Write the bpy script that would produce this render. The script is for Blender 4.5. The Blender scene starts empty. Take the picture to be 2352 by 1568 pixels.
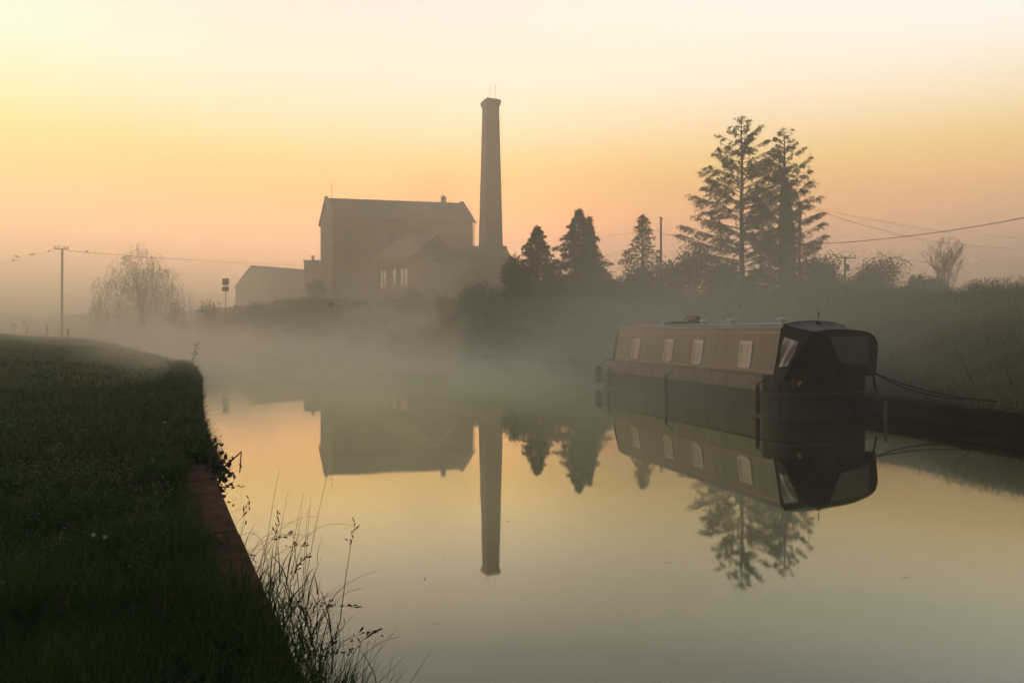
import bpy, math, random
import numpy as np
from mathutils import Vector

# ------------------------------------------------------------------ camera, sky, sun, exposure
SC = bpy.context.scene
COL = SC.collection
F, CX, HY, H = 1568.0, 1176.0, 748.0, 1.7      # focal length, centre and horizon of the photograph in its 2352 px copy; eye height
cam_d = bpy.data.cameras.new('camera')
cam_d.lens = 24.0; cam_d.sensor_width = 36.0; cam_d.sensor_fit = 'HORIZONTAL'
cam_d.shift_y = -(784 - HY) / 2352.0
cam_d.clip_start = 0.05; cam_d.clip_end = 3000
cam = bpy.data.objects.new('camera', cam_d)
cam.location = (0, 0, H); cam.rotation_euler = (math.pi / 2, 0, 0)
COL.objects.link(cam); SC.camera = cam

def lin(r, g, b, k=1.0):
    f = lambda c: (c / 255 / 12.92 if c / 255 <= 0.04045 else ((c / 255 + 0.055) / 1.055) ** 2.4) * k
    return (f(r), f(g), f(b), 1.0)

SKY_GAIN = 1.0
SKY_STOPS = [   # sine of elevation, colour (linear, before SKY_GAIN); brightest low down, where the sun is about to rise
    (0.00, (1.75, 1.02, .60)), (0.08, (2.05, 1.08, .60)), (0.12, (2.6, 1.22, .62)),
    (0.15, (3.1, 1.30, .50)), (0.185, (2.75, 1.32, .36)), (0.22, (2.3, 1.36, .36)),
    (0.275, (1.95, 1.46, .84)), (0.33, (1.68, 1.46, 1.10)), (0.43, (1.32, 1.22, 1.12)),
    (0.52, (.80, .80, .77)), (0.66, (.28, .32, .36)), (1.0, (.05, .08, .11))]
SUN_EL, SUN_AZ = math.radians(4), math.radians(-46)     # low, ahead and left; added before sunrise to brighten mist and boat
world = bpy.data.worlds.new('World'); SC.world = world
world.use_nodes = True
nt = world.node_tree; nt.nodes.clear()
W = nt.nodes.new; L = nt.links.new
out = W('ShaderNodeOutputWorld'); bg = W('ShaderNodeBackground')
tc = W('ShaderNodeTexCoord'); nrm = W('ShaderNodeVectorMath'); nrm.operation = 'NORMALIZE'
L(tc.outputs['Generated'], nrm.inputs[0])
sep = W('ShaderNodeSeparateXYZ'); L(nrm.outputs[0], sep.inputs[0])
ramp = W('ShaderNodeValToRGB'); L(sep.outputs['Z'], ramp.inputs[0])
els = ramp.color_ramp.elements
while len(els) > 1: els.remove(els[-1])
els[0].position = SKY_STOPS[0][0]; els[0].color = (*SKY_STOPS[0][1], 1)
for p, c in SKY_STOPS[1:]:
    e = els.new(p); e.color = (*c, 1)
glow = W('ShaderNodeVectorMath'); glow.operation = 'DOT_PRODUCT'
flat = W('ShaderNodeVectorMath'); flat.operation = 'MULTIPLY'; flat.inputs[1].default_value = (1, 1, 0)
L(nrm.outputs[0], flat.inputs[0])
fn = W('ShaderNodeVectorMath'); fn.operation = 'NORMALIZE'; L(flat.outputs[0], fn.inputs[0])
L(fn.outputs[0], glow.inputs[0])
glow.inputs[1].default_value = (math.sin(math.radians(-20)), math.cos(math.radians(-20)), 0)
mr = W('ShaderNodeMapRange'); mr.inputs[1].default_value = -1; mr.inputs[2].default_value = 1
L(glow.outputs['Value'], mr.inputs[0])
azr = W('ShaderNodeValToRGB'); L(mr.outputs[0], azr.inputs[0])
ae = azr.color_ramp.elements
ae[0].position = 0.0; ae[0].color = (0.04, 0.05, 0.07, 1); ae[1].position = 1.0; ae[1].color = (.94, .86, .87, 1)
for p, c in ((0.4, (0.12, 0.13, 0.16, 1)), (0.62, (0.50, 0.50, 0.52, 1)), (0.77, (0.88, 0.975, 1.17, 1)), (0.93, (.99, .97, .98, 1))):
    e = ae.new(p); e.color = c
mul = W('ShaderNodeMix'); mul.data_type = 'RGBA'; mul.blend_type = 'MULTIPLY'; mul.inputs[0].default_value = 1
L(ramp.outputs[0], mul.inputs[6]); L(azr.outputs[0], mul.inputs[7])
sc1 = W('ShaderNodeVectorMath'); sc1.operation = 'SCALE'; sc1.inputs['Scale'].default_value = SKY_GAIN
L(mul.outputs[2], sc1.inputs[0])
sky = W('ShaderNodeTexSky'); sky.sky_type = 'NISHITA'; sky.sun_disc = False
sky.sun_elevation = SUN_EL; sky.sun_rotation = SUN_AZ; sky.dust_density = 3
sc2 = W('ShaderNodeVectorMath'); sc2.operation = 'SCALE'; sc2.inputs['Scale'].default_value = 0.012
L(sky.outputs[0], sc2.inputs[0])
addv = W('ShaderNodeVectorMath'); addv.operation = 'ADD'
L(sc1.outputs[0], addv.inputs[0]); L(sc2.outputs[0], addv.inputs[1])
L(addv.outputs[0], bg.inputs['Color']); bg.inputs['Strength'].default_value = 1.0
L(bg.outputs[0], out.inputs['Surface'])

sun_d = bpy.data.lights.new('sun', 'SUN'); sun_d.energy = 0.8; sun_d.angle = math.radians(12)
sun_d.color = (1.0, 0.76, 0.46)
sun = bpy.data.objects.new('sun', sun_d); COL.objects.link(sun)
sd = Vector((math.sin(SUN_AZ) * math.cos(SUN_EL), math.cos(SUN_AZ) * math.cos(SUN_EL), math.sin(SUN_EL)))
sun.rotation_euler = sd.to_track_quat('Z', 'Y').to_euler()

SC.view_settings.view_transform = 'Standard'; SC.view_settings.look = 'None'
SC.view_settings.exposure = 0.16; SC.view_settings.gamma = 1.0
cy = SC.cycles
cy.volume_bounces = 2; cy.max_bounces = 6; cy.transparent_max_bounces = 8; cy.use_denoising = True
cy.volume_step_rate = 0.9; cy.volume_max_steps = 256; cy.caustics_reflective = True
cy.sample_clamp_indirect = 6
cy.use_adaptive_sampling = True; cy.adaptive_threshold = 0.035; cy.adaptive_min_samples = 16

# ------------------------------------------------------------------ helpers
def P(px, py, Y): return np.array(((px - CX) / F * Y, Y, H - (py - HY) / F * Y))
def tag(o, label=None, cat=None, group=None, kind=None):
    if label: o['label'] = label
    if cat: o['category'] = cat
    if group: o['group'] = group
    if kind: o['kind'] = kind
    return o
def thing(name, label, cat, loc=(0, 0, 0), rz=0.0, group=None):
    o = bpy.data.objects.new(name, None); COL.objects.link(o)
    o.location = tuple(float(a) for a in loc); o.rotation_euler = (0, 0, rz); o.empty_display_size = 0.2
    return tag(o, label, cat, group)
def to_local(v, root):
    v = np.asarray(v, float)
    if root is None: return v
    v = v - np.array(root.location); a = -root.rotation_euler.z
    c, s = math.cos(a), math.sin(a)
    return np.stack([v[:, 0] * c - v[:, 1] * s, v[:, 0] * s + v[:, 1] * c, v[:, 2]], 1)
def link_mesh(name, me, mat, parent, smooth):
    me.materials.append(mat)
    if smooth and len(me.polygons): me.polygons.foreach_set('use_smooth', [True] * len(me.polygons))
    me.update()
    o = bpy.data.objects.new(name, me); COL.objects.link(o)
    if parent is not None: o.parent = parent
    return o
def quads_obj(name, q, mat, parent=None, space=None, smooth=False):
    """q: (N,4,3) array of separate quads, in world space unless space='local'."""
    q = np.asarray(q, float); n = len(q)
    v = q.reshape(-1, 3)
    if parent is not None and space != 'local': v = to_local(v, parent)
    me = bpy.data.meshes.new(name)
    me.vertices.add(4 * n); me.vertices.foreach_set('co', v.astype(np.float32).ravel())
    me.loops.add(4 * n); me.loops.foreach_set('vertex_index', np.arange(4 * n, dtype=np.int32))
    me.polygons.add(n); me.polygons.foreach_set('loop_start', np.arange(0, 4 * n, 4, dtype=np.int32))
    me.polygons.foreach_set('loop_total', np.full(n, 4, np.int32))
    me.update(calc_edges=True)
    return link_mesh(name, me, mat, parent, smooth)
def tris_obj(name, t, mat, parent=None):
    t = np.asarray(t, float); n = len(t)
    v = t.reshape(-1, 3)
    if parent is not None: v = to_local(v, parent)
    me = bpy.data.meshes.new(name)
    me.vertices.add(3 * n); me.vertices.foreach_set('co', v.astype(np.float32).ravel())
    me.loops.add(3 * n); me.loops.foreach_set('vertex_index', np.arange(3 * n, dtype=np.int32))
    me.polygons.add(n); me.polygons.foreach_set('loop_start', np.arange(0, 3 * n, 3, dtype=np.int32))
    me.polygons.foreach_set('loop_total', np.full(n, 3, np.int32))
    me.update(calc_edges=True)
    return link_mesh(name, me, mat, parent, False)

class MB:
    def __init__(s): s.v = []; s.f = []
    def add(s, vs, fs):
        b = len(s.v); s.v += [tuple(map(float, p)) for p in vs]; s.f += [tuple(i + b for i in f) for f in fs]; return s
    def box(s, c, d, rz=0.0):
        x, y, z = (a / 2 for a in d); cs, sn = math.cos(rz), math.sin(rz); vs = []
        for dz in (-z, z):
            for dx, dy in ((-x, -y), (x, -y), (x, y), (-x, y)):
                vs.append((c[0] + dx * cs - dy * sn, c[1] + dx * sn + dy * cs, c[2] + dz))
        return s.add(vs, [(3, 2, 1, 0), (4, 5, 6, 7), (0, 1, 5, 4), (1, 2, 6, 5), (2, 3, 7, 6), (3, 0, 4, 7)])
    def hexa(s, p):      # 8 points, bottom ring then top ring, counter-clockwise
        return s.add(p, [(3, 2, 1, 0), (4, 5, 6, 7), (0, 1, 5, 4), (1, 2, 6, 5), (2, 3, 7, 6), (3, 0, 4, 7)])
    def slab(s, poly, off):   # polygon with thickness vector off
        n = len(poly); off = np.asarray(off, float)
        vs = [np.asarray(p, float) for p in poly]; vs += [p + off for p in vs]
        fs = [tuple(range(n))[::-1], tuple(range(n, 2 * n))] + [(i, (i + 1) % n, n + (i + 1) % n, n + i) for i in range(n)]
        return s.add(vs, fs)
    def tube(s, pts, rad, n=6, cap=True):
        pts = [np.asarray(p, float) for p in pts]; m = len(pts)
        if np.isscalar(rad): rad = [rad] * m
        vs = []; fs = []; ref = None
        for i, p in enumerate(pts):
            t = pts[min(i + 1, m - 1)] - pts[max(i - 1, 0)]; t = t / (np.linalg.norm(t) + 1e-9)
            if ref is None:
                ref = np.array((0, 0, 1.0)) if abs(t[2]) < .9 else np.array((1.0, 0, 0))
            a = np.cross(ref, t); a /= np.linalg.norm(a) + 1e-9; b = np.cross(t, a); ref = b
            for k in range(n):
                w = 2 * math.pi * k / n; vs.append(p + rad[i] * (math.cos(w) * a + math.sin(w) * b))
        for i in range(m - 1):
            for k in range(n):
                fs.append((i * n + k, i * n + (k + 1) % n, (i + 1) * n + (k + 1) % n, (i + 1) * n + k))
        if cap: fs += [tuple(range(n))[::-1], tuple(range((m - 1) * n, m * n))]
        return s.add(vs, fs)
    def lathe(s, c, prof, n=16):
        vs = []; fs = []; m = len(prof)
        for r, z in prof:
            for k in range(n):
                w = 2 * math.pi * k / n; vs.append((c[0] + r * math.cos(w), c[1] + r * math.sin(w), c[2] + z))
        for i in range(m - 1):
            for k in range(n): fs.append((i * n + k, i * n + (k + 1) % n, (i + 1) * n + (k + 1) % n, (i + 1) * n + k))
        fs += [tuple(range(n))[::-1], tuple(range((m - 1) * n, m * n))]
        return s.add(vs, fs)
    def loft(s, rows, closed=False):
        m = len(rows); n = len(rows[0]); vs = [p for r in rows for p in r]; fs = []
        for i in range(m - 1):
            for k in range(n if closed else n - 1):
                fs.append((i * n + k, i * n + (k + 1) % n, (i + 1) * n + (k + 1) % n, (i + 1) * n + k))
        return s.add(vs, fs)
    def build(s, name, mat, parent=None, space='world', smooth=False, label=None):
        v = np.array(s.v, float)
        if parent is not None and space == 'world': v = to_local(v, parent)
        me = bpy.data.meshes.new(name); me.from_pydata([tuple(p) for p in v], [], s.f); me.update()
        o = link_mesh(name, me, mat, parent, smooth)
        if label: o['label'] = label
        return o

def material(name, col, rough=0.8, spec=0.3, noise=None, bump=0.0, col2=None, scale=4.0, metallic=0.0, detail=4, trans=None, ior=None, stretch=None):
    m = bpy.data.materials.new(name); m.use_nodes = True
    t = m.node_tree; b = t.nodes['Principled BSDF']
    b.inputs['Base Color'].default_value = (*col, 1); b.inputs['Roughness'].default_value = rough
    b.inputs['Specular IOR Level'].default_value = spec; b.inputs['Metallic'].default_value = metallic
    if ior: b.inputs['IOR'].default_value = ior
    if col2 is not None or bump:
        tcn = t.nodes.new('ShaderNodeTexCoord'); nz = t.nodes.new('ShaderNodeTexNoise')
        nz.inputs['Scale'].default_value = scale; nz.inputs['Detail'].default_value = detail
        if stretch:
            mp = t.nodes.new('ShaderNodeMapping'); mp.inputs['Scale'].default_value = stretch; t.links.new(tcn.outputs['Object'], mp.inputs['Vector']); t.links.new(mp.outputs[0], nz.inputs['Vector'])
        else: t.links.new(tcn.outputs['Object'], nz.inputs['Vector'])
        if col2 is not None:
            mx = t.nodes.new('ShaderNodeMix'); mx.data_type = 'RGBA'
            cr = t.nodes.new('ShaderNodeMapRange'); cr.inputs[1].default_value = .35; cr.inputs[2].default_value = .65
            t.links.new(nz.outputs['Fac'], cr.inputs[0]); t.links.new(cr.outputs[0], mx.inputs[0])
            mx.inputs[6].default_value = (*col, 1); mx.inputs[7].default_value = (*col2, 1)
            t.links.new(mx.outputs[2], b.inputs['Base Color'])
        if bump:
            bp = t.nodes.new('ShaderNodeBump'); bp.inputs['Strength'].default_value = bump; bp.inputs['Distance'].default_value = .02
            t.links.new(nz.outputs['Fac'], bp.inputs['Height']); t.links.new(bp.outputs[0], b.inputs['Normal'])
    return m

def leaf_material(name, col, col2, trans=0.3, rough=.6):
    """Foliage: colour varies from leaf to leaf, some light passes through."""
    m = bpy.data.materials.new(name); m.use_nodes = True
    t = m.node_tree; t.nodes.clear(); N = t.nodes.new
    o = N('ShaderNodeOutputMaterial'); b = N('ShaderNodeBsdfPrincipled'); tr = N('ShaderNodeBsdfTranslucent'); mx = N('ShaderNodeMixShader')
    g = N('ShaderNodeNewGeometry'); mc = N('ShaderNodeMix'); mc.data_type = 'RGBA'
    mc.inputs[6].default_value = (*col, 1); mc.inputs[7].default_value = (*col2, 1)
    t.links.new(g.outputs['Random Per Island'], mc.inputs[0])
    b.inputs['Roughness'].default_value = rough; b.inputs['Specular IOR Level'].default_value = .3
    t.links.new(mc.outputs[2], b.inputs['Base Color']); t.links.new(mc.outputs[2], tr.inputs['Color'])
    mx.inputs[0].default_value = trans
    t.links.new(b.outputs[0], mx.inputs[1]); t.links.new(tr.outputs[0], mx.inputs[2]); t.links.new(mx.outputs[0], o.inputs['Surface'])
    return m

def brick_material(name, c1, c2, mortar, sx=0.22, sz=0.075):
    m = bpy.data.materials.new(name); m.use_nodes = True
    t = m.node_tree; b = t.nodes['Principled BSDF']; N = t.nodes.new
    g = N('ShaderNodeTexCoord'); s = N('ShaderNodeSeparateXYZ'); a = N('ShaderNodeMath'); a.operation = 'ADD'; c = N('ShaderNodeCombineXYZ')
    t.links.new(g.outputs['Object'], s.inputs[0]); t.links.new(s.outputs[0], a.inputs[0]); t.links.new(s.outputs[1], a.inputs[1])
    t.links.new(a.outputs[0], c.inputs[0]); t.links.new(s.outputs[2], c.inputs[1])
    br = N('ShaderNodeTexBrick'); t.links.new(c.outputs[0], br.inputs['Vector'])
    br.inputs['Scale'].default_value = 1; br.inputs['Brick Width'].default_value = sx; br.inputs['Row Height'].default_value = sz
    br.inputs['Mortar Size'].default_value = .008
    br.inputs['Color1'].default_value = (*c1, 1); br.inputs['Color2'].default_value = (*c2, 1); br.inputs['Mortar'].default_value = (*mortar, 1)
    nz = N('ShaderNodeTexNoise'); nz.inputs['Scale'].default_value = .6; nz.inputs['Detail'].default_value = 6; t.links.new(g.outputs['Object'], nz.inputs['Vector'])
    mx = N('ShaderNodeMix'); mx.data_type = 'RGBA'; mx.blend_type = 'MULTIPLY'; mx.inputs[0].default_value = .7
    cr = N('ShaderNodeMapRange'); cr.inputs[1].default_value = .3; cr.inputs[2].default_value = .7; cr.inputs[3].default_value = .45; cr.inputs[4].default_value = 1.2
    t.links.new(nz.outputs['Fac'], cr.inputs[0]); t.links.new(br.outputs['Color'], mx.inputs[6]); t.links.new(cr.outputs[0], mx.inputs[7])
    t.links.new(mx.outputs[2], b.inputs['Base Color']); b.inputs['Roughness'].default_value = .9
    return m

def ground_material():
    """dark turf on the near bank; far grass paler, its colour standing in for light"""
    m = material('turf_ground', (.018, .045, .009), .95, .1, col2=(.034, .062, .016), scale=.8, bump=.4); t = m.node_tree; b = t.nodes['Principled BSDF']
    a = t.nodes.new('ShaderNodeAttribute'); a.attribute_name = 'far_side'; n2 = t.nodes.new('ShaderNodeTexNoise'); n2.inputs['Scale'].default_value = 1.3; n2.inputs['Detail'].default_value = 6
    cr = t.nodes.new('ShaderNodeValToRGB'); cr.color_ramp.elements[0].color = (.08, .09, .04, 1); cr.color_ramp.elements[1].color = (.22, .19, .12, 1)  # far bank's pale tones painted in where light falls short
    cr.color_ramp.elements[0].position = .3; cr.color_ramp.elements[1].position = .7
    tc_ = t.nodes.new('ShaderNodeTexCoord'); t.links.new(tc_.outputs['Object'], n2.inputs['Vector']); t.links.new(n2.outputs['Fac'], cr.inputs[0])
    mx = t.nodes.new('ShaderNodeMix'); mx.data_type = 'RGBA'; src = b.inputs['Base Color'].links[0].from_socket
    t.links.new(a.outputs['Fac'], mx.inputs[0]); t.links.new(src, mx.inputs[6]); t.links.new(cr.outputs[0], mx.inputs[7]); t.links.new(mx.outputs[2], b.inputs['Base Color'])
    return m

rng = np.random.default_rng(7)
M = dict(
    soil=ground_material(),
    stone=material('coping_stone', (.135, .068, .044), .95, .06, col2=(.055, .038, .027), scale=6, bump=.8, detail=9),
    wall_stone=material('wall_stone', (.022, .02, .016), .9, .2, col2=(.045, .04, .03), scale=1.5, bump=.6),
    brick=brick_material('mill_brick', (.13, .085, .06), (.10, .065, .05), (.15, .13, .11)),
    chim=brick_material('chimney_brick', (.21, .15, .10), (.15, .11, .08), (.22, .19, .16)),
    slate=material('slate', (.10, .10, .11), .7, .3, col2=(.15, .145, .14), scale=1.2),
    tile=material('roof_tile', (.24, .20, .16), .75, .3, col2=(.15, .12, .10), scale=1.0),
    render_w=material('limewash', (.42, .39, .34), .9, .2, col2=(.34, .31, .27), scale=.8),
    dark=material('dark_opening', (.02, .02, .02), .5, .4),
    glass=material('window_glass', (.03, .03, .03), .03, 1.0, ior=3.2),
    white=material('white_paint', (.62, .60, .56), .5, .4),
    wood=material('pole_wood', (.07, .055, .04), .9, .2, col2=(.10, .08, .06), scale=3),
    metal=material('grey_metal', (.25, .25, .25), .4, .5, metallic=.6),
    wire=material('wire_black', (.02, .02, .02), .6, .3),
    bark=material('bark', (.055, .042, .03), .95, .1, col2=(.085, .065, .05), scale=6, bump=.5),
    needle=leaf_material('fir_needles', (.035, .055, .03), (.06, .075, .04), .2),
    cypress=leaf_material('cypress_leaves', (.04, .06, .03), (.065, .085, .04), .2),
    leaf=leaf_material('shrub_leaves', (.045, .065, .028), (.085, .10, .045), .35),
    ivy=leaf_material('ivy_leaves', (.025, .045, .02), (.045, .065, .03), .15),
    willow=leaf_material('willow_leaves', (.07, .09, .04), (.11, .12, .055), .35),
    twig=material('twig', (.07, .055, .04), .9, .1),
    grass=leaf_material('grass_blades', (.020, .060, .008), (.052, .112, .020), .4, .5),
    bankgrass=leaf_material('bank_grass', (.15, .21, .085), (.26, .27, .14), .3, .6),  # colour lifted to make up for weak light on the far bank
    dry=leaf_material('dry_stems', (.05, .045, .022), (.10, .08, .045), .2),
)

# ------------------------------------------------------------------ the lie of the land
LEFT_EDGE = np.array([(3.7, -6), (2.1, -3), (.56, 0), (-.79, 2.54), (-2.62, 6.0), (-4.21, 9.18), (-5.7, 12.3), (-7.1, 15.4), (-8.5, 18.4), (-10.1, 21.4),
                      (-12.2, 24.8), (-17.4, 32.5), (-26.5, 46), (-44, 70), (-66, 92), (-100, 118), (-240, 200)], float)
FAR_EDGE = np.array([(10.6, -6), (9.6, 1), (8.6, 6), (7.95, 9.6), (7.22, 12.6), (6.38, 15), (4.95, 19), (4.0, 21.8), (2.2, 27.5), (-1.5, 31.7), (-6.3, 36.5),
                     (-14.2, 46.8), (-23.6, 57.5), (-37, 78), (-55, 103), (-90, 138), (-240, 240)], float)
def smooth_line(pts, step):
    n = len(pts); out = []
    for i in range(n - 1):
        p0, p1, p2, p3 = pts[max(i - 1, 0)], pts[i], pts[i + 1], pts[min(i + 2, n - 1)]
        k = max(1, int(np.linalg.norm(p2 - p1) / step))
        for j in range(k):
            t = j / k
            out.append(.5 * (2 * p1 + (p2 - p0) * t + (2 * p0 - 5 * p1 + 4 * p2 - p3) * t * t + (3 * p1 - p0 - 3 * p2 + p3) * t ** 3))
    out.append(pts[-1]); return np.array(out)
LE = smooth_line(LEFT_EDGE, 1.5); FE = smooth_line(FAR_EDGE, 2.0)
def dist_line(xy, line):
    best = np.full(len(xy), 1e9); near = np.zeros(len(xy))
    for a, b in zip(line[:-1], line[1:]):
        ab = b - a; t = np.clip(((xy - a) @ ab) / (ab @ ab), 0, 1)
        q = a + t[:, None] * ab; d = np.hypot(*(xy - q).T); k = d < best
        best[k] = d[k]; near[k] = q[k, 1]
    return best, near
def inside(xy, poly):
    c = np.zeros(len(xy), bool); x, y = xy.T
    for (x0, y0), (x1, y1) in zip(poly, np.roll(poly, -1, 0)):
        k = (y0 > y) != (y1 > y)
        if abs(y1 - y0) > 1e-9: c ^= k & (x < (x1 - x0) * (y - y0) / (y1 - y0) + x0)
    return c
LEFT_POLY = np.vstack([LE, [(-900, 200), (-900, -900), (3.7, -900)]])
CANAL_POLY = np.vstack([LE, FE[::-1]])
def vnoise(xy, s, seed=0):
    q = xy / s; i = np.floor(q).astype(int); f = q - i; f = f * f * (3 - 2 * f)
    def h(a, b):
        n = (a * 374761393 + b * 668265263 + seed * 974711) & 0xffffffff
        n = ((n ^ (n >> 13)) * 1274126177) & 0xffffffff
        return ((n ^ (n >> 16)) & 0xffff) / 65535.0
    a, b = i.T
    return (h(a, b) * (1 - f[:, 0]) + h(a + 1, b) * f[:, 0]) * (1 - f[:, 1]) + (h(a, b + 1) * (1 - f[:, 0]) + h(a + 1, b + 1) * f[:, 0]) * f[:, 1]
def sstep(a, b, x): t = np.clip((x - a) / (b - a), 0, 1); return t * t * (3 - 2 * t)
def ground_z(xy):
    """height of the ground, and what it is: 0 canal bed, 1 left bank, 2 far bank; with the distance from the water's edge"""
    xy = np.asarray(xy, float); dl, _ = dist_line(xy, LE); df, ny = dist_line(xy, FE)
    can = inside(xy, CANAL_POLY); lf = inside(xy, LEFT_POLY) & ~can
    und = (vnoise(xy, 3.1, 1) - .5) * .34 + (vnoise(xy, 1.1, 2) - .5) * .13
    zl = .45 + .55 * sstep(.6, 9, dl) + .95 * sstep(5, 22, dl) + und * sstep(.4, 2.5, dl)
    crest = 2.45 + .032 * np.clip(ny - 12, 0, 60)
    s = np.clip((df - .3) / 7.6, 0, 1)
    zf = .34 + (crest - .34) * (.45 * s + .55 * s * s * (3 - 2 * s)) - .4 * sstep(8.5, 14, df) + ((vnoise(xy, 1.7, 3) - .5) * .3 + (vnoise(xy, 5, 4) - .5) * .35) * sstep(.3, 2, df)
    z = np.where(can, -.9, np.where(lf, zl, zf))
    return z, np.where(can, 0, np.where(lf, 1, 2)), np.where(lf, dl, df)

def polar_ground():
    az = np.concatenate([np.linspace(-180, -62, 50)[:-1], np.linspace(-62, 62, 560), np.linspace(62, 180, 50)[1:]])
    az = np.radians(az); r = np.concatenate([[0.02], np.geomspace(.6, 200, 240)])
    A, R = np.meshgrid(az, r); R = R * np.minimum(1, (55 + 145 * (np.cos(A) + 1) / 2) / np.maximum(R.max(), 1) * 1.0) ** np.clip(np.log(np.maximum(R, 1)) / np.log(200), 0, 1); xy = np.stack([(R * np.sin(A)).ravel(), (R * np.cos(A)).ravel()], 1)
    z, k, d = ground_z(xy)
    z = np.where((k > 0) & (d < np.where(k == 1, .20, .5)), -.9, z)
    n, m = len(az), len(r)
    i = np.arange((m - 1))[:, None] * n + np.arange(n - 1)[None]
    f = np.stack([i, i + 1, i + n + 1, i + n], -1).reshape(-1, 4)
    me = bpy.data.meshes.new('ground'); v = np.column_stack([xy, z])
    me.vertices.add(len(v)); me.vertices.foreach_set('co', v.astype(np.float32).ravel())
    me.loops.add(f.size); me.loops.foreach_set('vertex_index', f[:, ::-1].astype(np.int32).ravel())
    me.polygons.add(len(f)); me.polygons.foreach_set('loop_start', np.arange(0, f.size, 4, dtype=np.int32)); me.polygons.foreach_set('loop_total', np.full(len(f), 4, np.int32))
    me.update(calc_edges=True)
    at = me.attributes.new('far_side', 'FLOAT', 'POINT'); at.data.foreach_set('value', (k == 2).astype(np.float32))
    return tag(link_mesh('ground', me, M['soil'], None, True), kind='structure')
polar_ground()

# water: a still dark mirror with the faintest movement
wm = bpy.data.materials.new('canal_water'); wm.use_nodes = True
t = wm.node_tree; b = t.nodes['Principled BSDF']
b.inputs['Base Color'].default_value = (.045, .052, .026, 1); b.inputs['Roughness'].default_value = .6; b.inputs['Specular IOR Level'].default_value = 0
gl = t.nodes.new('ShaderNodeBsdfGlossy'); gl.inputs['Roughness'].default_value = .03; gl.inputs['Color'].default_value = (.975, 1, .86, 1)
lw = t.nodes.new('ShaderNodeLayerWeight'); lw.inputs['Blend'].default_value = .5
fr = t.nodes.new('ShaderNodeValToRGB'); t.links.new(lw.outputs['Facing'], fr.inputs[0]); fe = fr.color_ramp.elements   # still water mirrors more the flatter one looks across it
fe[0].position = 0; fe[0].color = (.06,) * 3 + (1,); fe[1].position = 1; fe[1].color = (1, 1, 1, 1)
for p_, c_ in ((.36, .09), (.57, .20), (.66, .37), (.75, .64), (.91, .9)):
    e = fe.new(p_); e.color = (c_, c_, c_, 1)
mxw = t.nodes.new('ShaderNodeMixShader'); t.links.new(fr.outputs[0], mxw.inputs[0]); t.links.new(b.outputs[0], mxw.inputs[1]); t.links.new(gl.outputs[0], mxw.inputs[2])
t.links.new(mxw.outputs[0], t.nodes['Material Output'].inputs['Surface'])
nz = t.nodes.new('ShaderNodeTexNoise'); nz.inputs['Scale'].default_value = .5; nz.inputs['Detail'].default_value = 2
tcw = t.nodes.new('ShaderNodeTexCoord'); t.links.new(tcw.outputs['Object'], nz.inputs['Vector'])
bp = t.nodes.new('ShaderNodeBump'); bp.inputs['Strength'].default_value = .045; bp.inputs['Distance'].default_value = .05
t.links.new(nz.outputs['Fac'], bp.inputs['Height']); t.links.new(bp.outputs[0], gl.inputs['Normal'])
M['water'] = wm
tag(MB().add([(-140, -6, 0), (14, -6, 0), (14, 165, 0), (-140, 165, 0)], [(0, 1, 2, 3)]).build('water', wm), kind='structure')

def offset_line(line, d):
    t = np.gradient(line, axis=0); t /= np.linalg.norm(t, axis=1)[:, None]
    return line + d * np.stack([-t[:, 1], t[:, 0]], 1)
def wall_strip(name, line, prof, mat, jitter=0.0, parent=None):
    """prof: (offset from the edge, z) across the wall"""
    rows = []
    for k, (d, z) in enumerate(prof):
        o = offset_line(line, d); rows.append([(x, y, z + (jitter * (vnoise(np.array([[x * 1., y * 1.]]), .6, k)[0] - .5) if z > .2 else 0)) for x, y in o])
    return MB().loft(rows).build(name, mat, parent)
# left wall: dark stone face below, red-brown coping blocks on top (side of the bank is +offset)
ln = smooth_line(LEFT_EDGE[:12], .45)
wl = thing('canal_wall', 'old stone canal wall edging the near grassy bank at lower left', 'wall', (-2.62, 6, 0))
wall_strip('wall_face', ln, [(.03, -.9), (.03, .30)], M['wall_stone'], 0, wl)
def coping(line_pts, root):
    ln2 = smooth_line(line_pts, .01); seg = np.r_[0, np.cumsum(np.linalg.norm(np.diff(ln2, axis=0), axis=1))]
    s = 0; r = random.Random(3)
    while s < seg[-1] - .6:
        e = s + r.uniform(1.2, 2.3); ss = np.linspace(s + .006, min(e, seg[-1]) - .006, 6)
        x = np.interp(ss, seg, ln2[:, 0]); y = np.interp(ss, seg, ln2[:, 1]); c = np.stack([x, y], 1)
        h = r.uniform(-.012, .012); dx = r.uniform(-.012, .012)
        rows = []
        for d, z in ((0 + dx, .29), (0 + dx, .425 + h), (.02 + dx, .445 + h), (.28 + dx, .452 + h), (.30 + dx, .435 + h), (.30 + dx, .29)):
            o = offset_line(c, d); rows.append([(a, bb, z) for a, bb in o])
        m = MB().loft(rows)
        n = len(ss); k = len(rows)
        m.f += [tuple(j * n for j in range(k)), tuple(j * n + n - 1 for j in range(k))[::-1]]
        m.build('coping_stone', M['stone'], root)
        s = e
coping(LEFT_EDGE[1:12], wl)
lnf = smooth_line(FAR_EDGE[:14], .8)
wf = thing('canal_wall', 'low dark stone wall along the far bank behind the boat', 'wall', (7.02, 12.6, 0))
wall_strip('wall_face', lnf, [(-.02, -.9), (-.02, .24)], M['wall_stone'], 0, wf)
wall_strip('coping', lnf, [(.02, .24), (.02, .31), (0, .345), (-.40, .36), (-.8, .36), (-1.0, .2)], M['wall_stone'], .03, wf)

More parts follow.
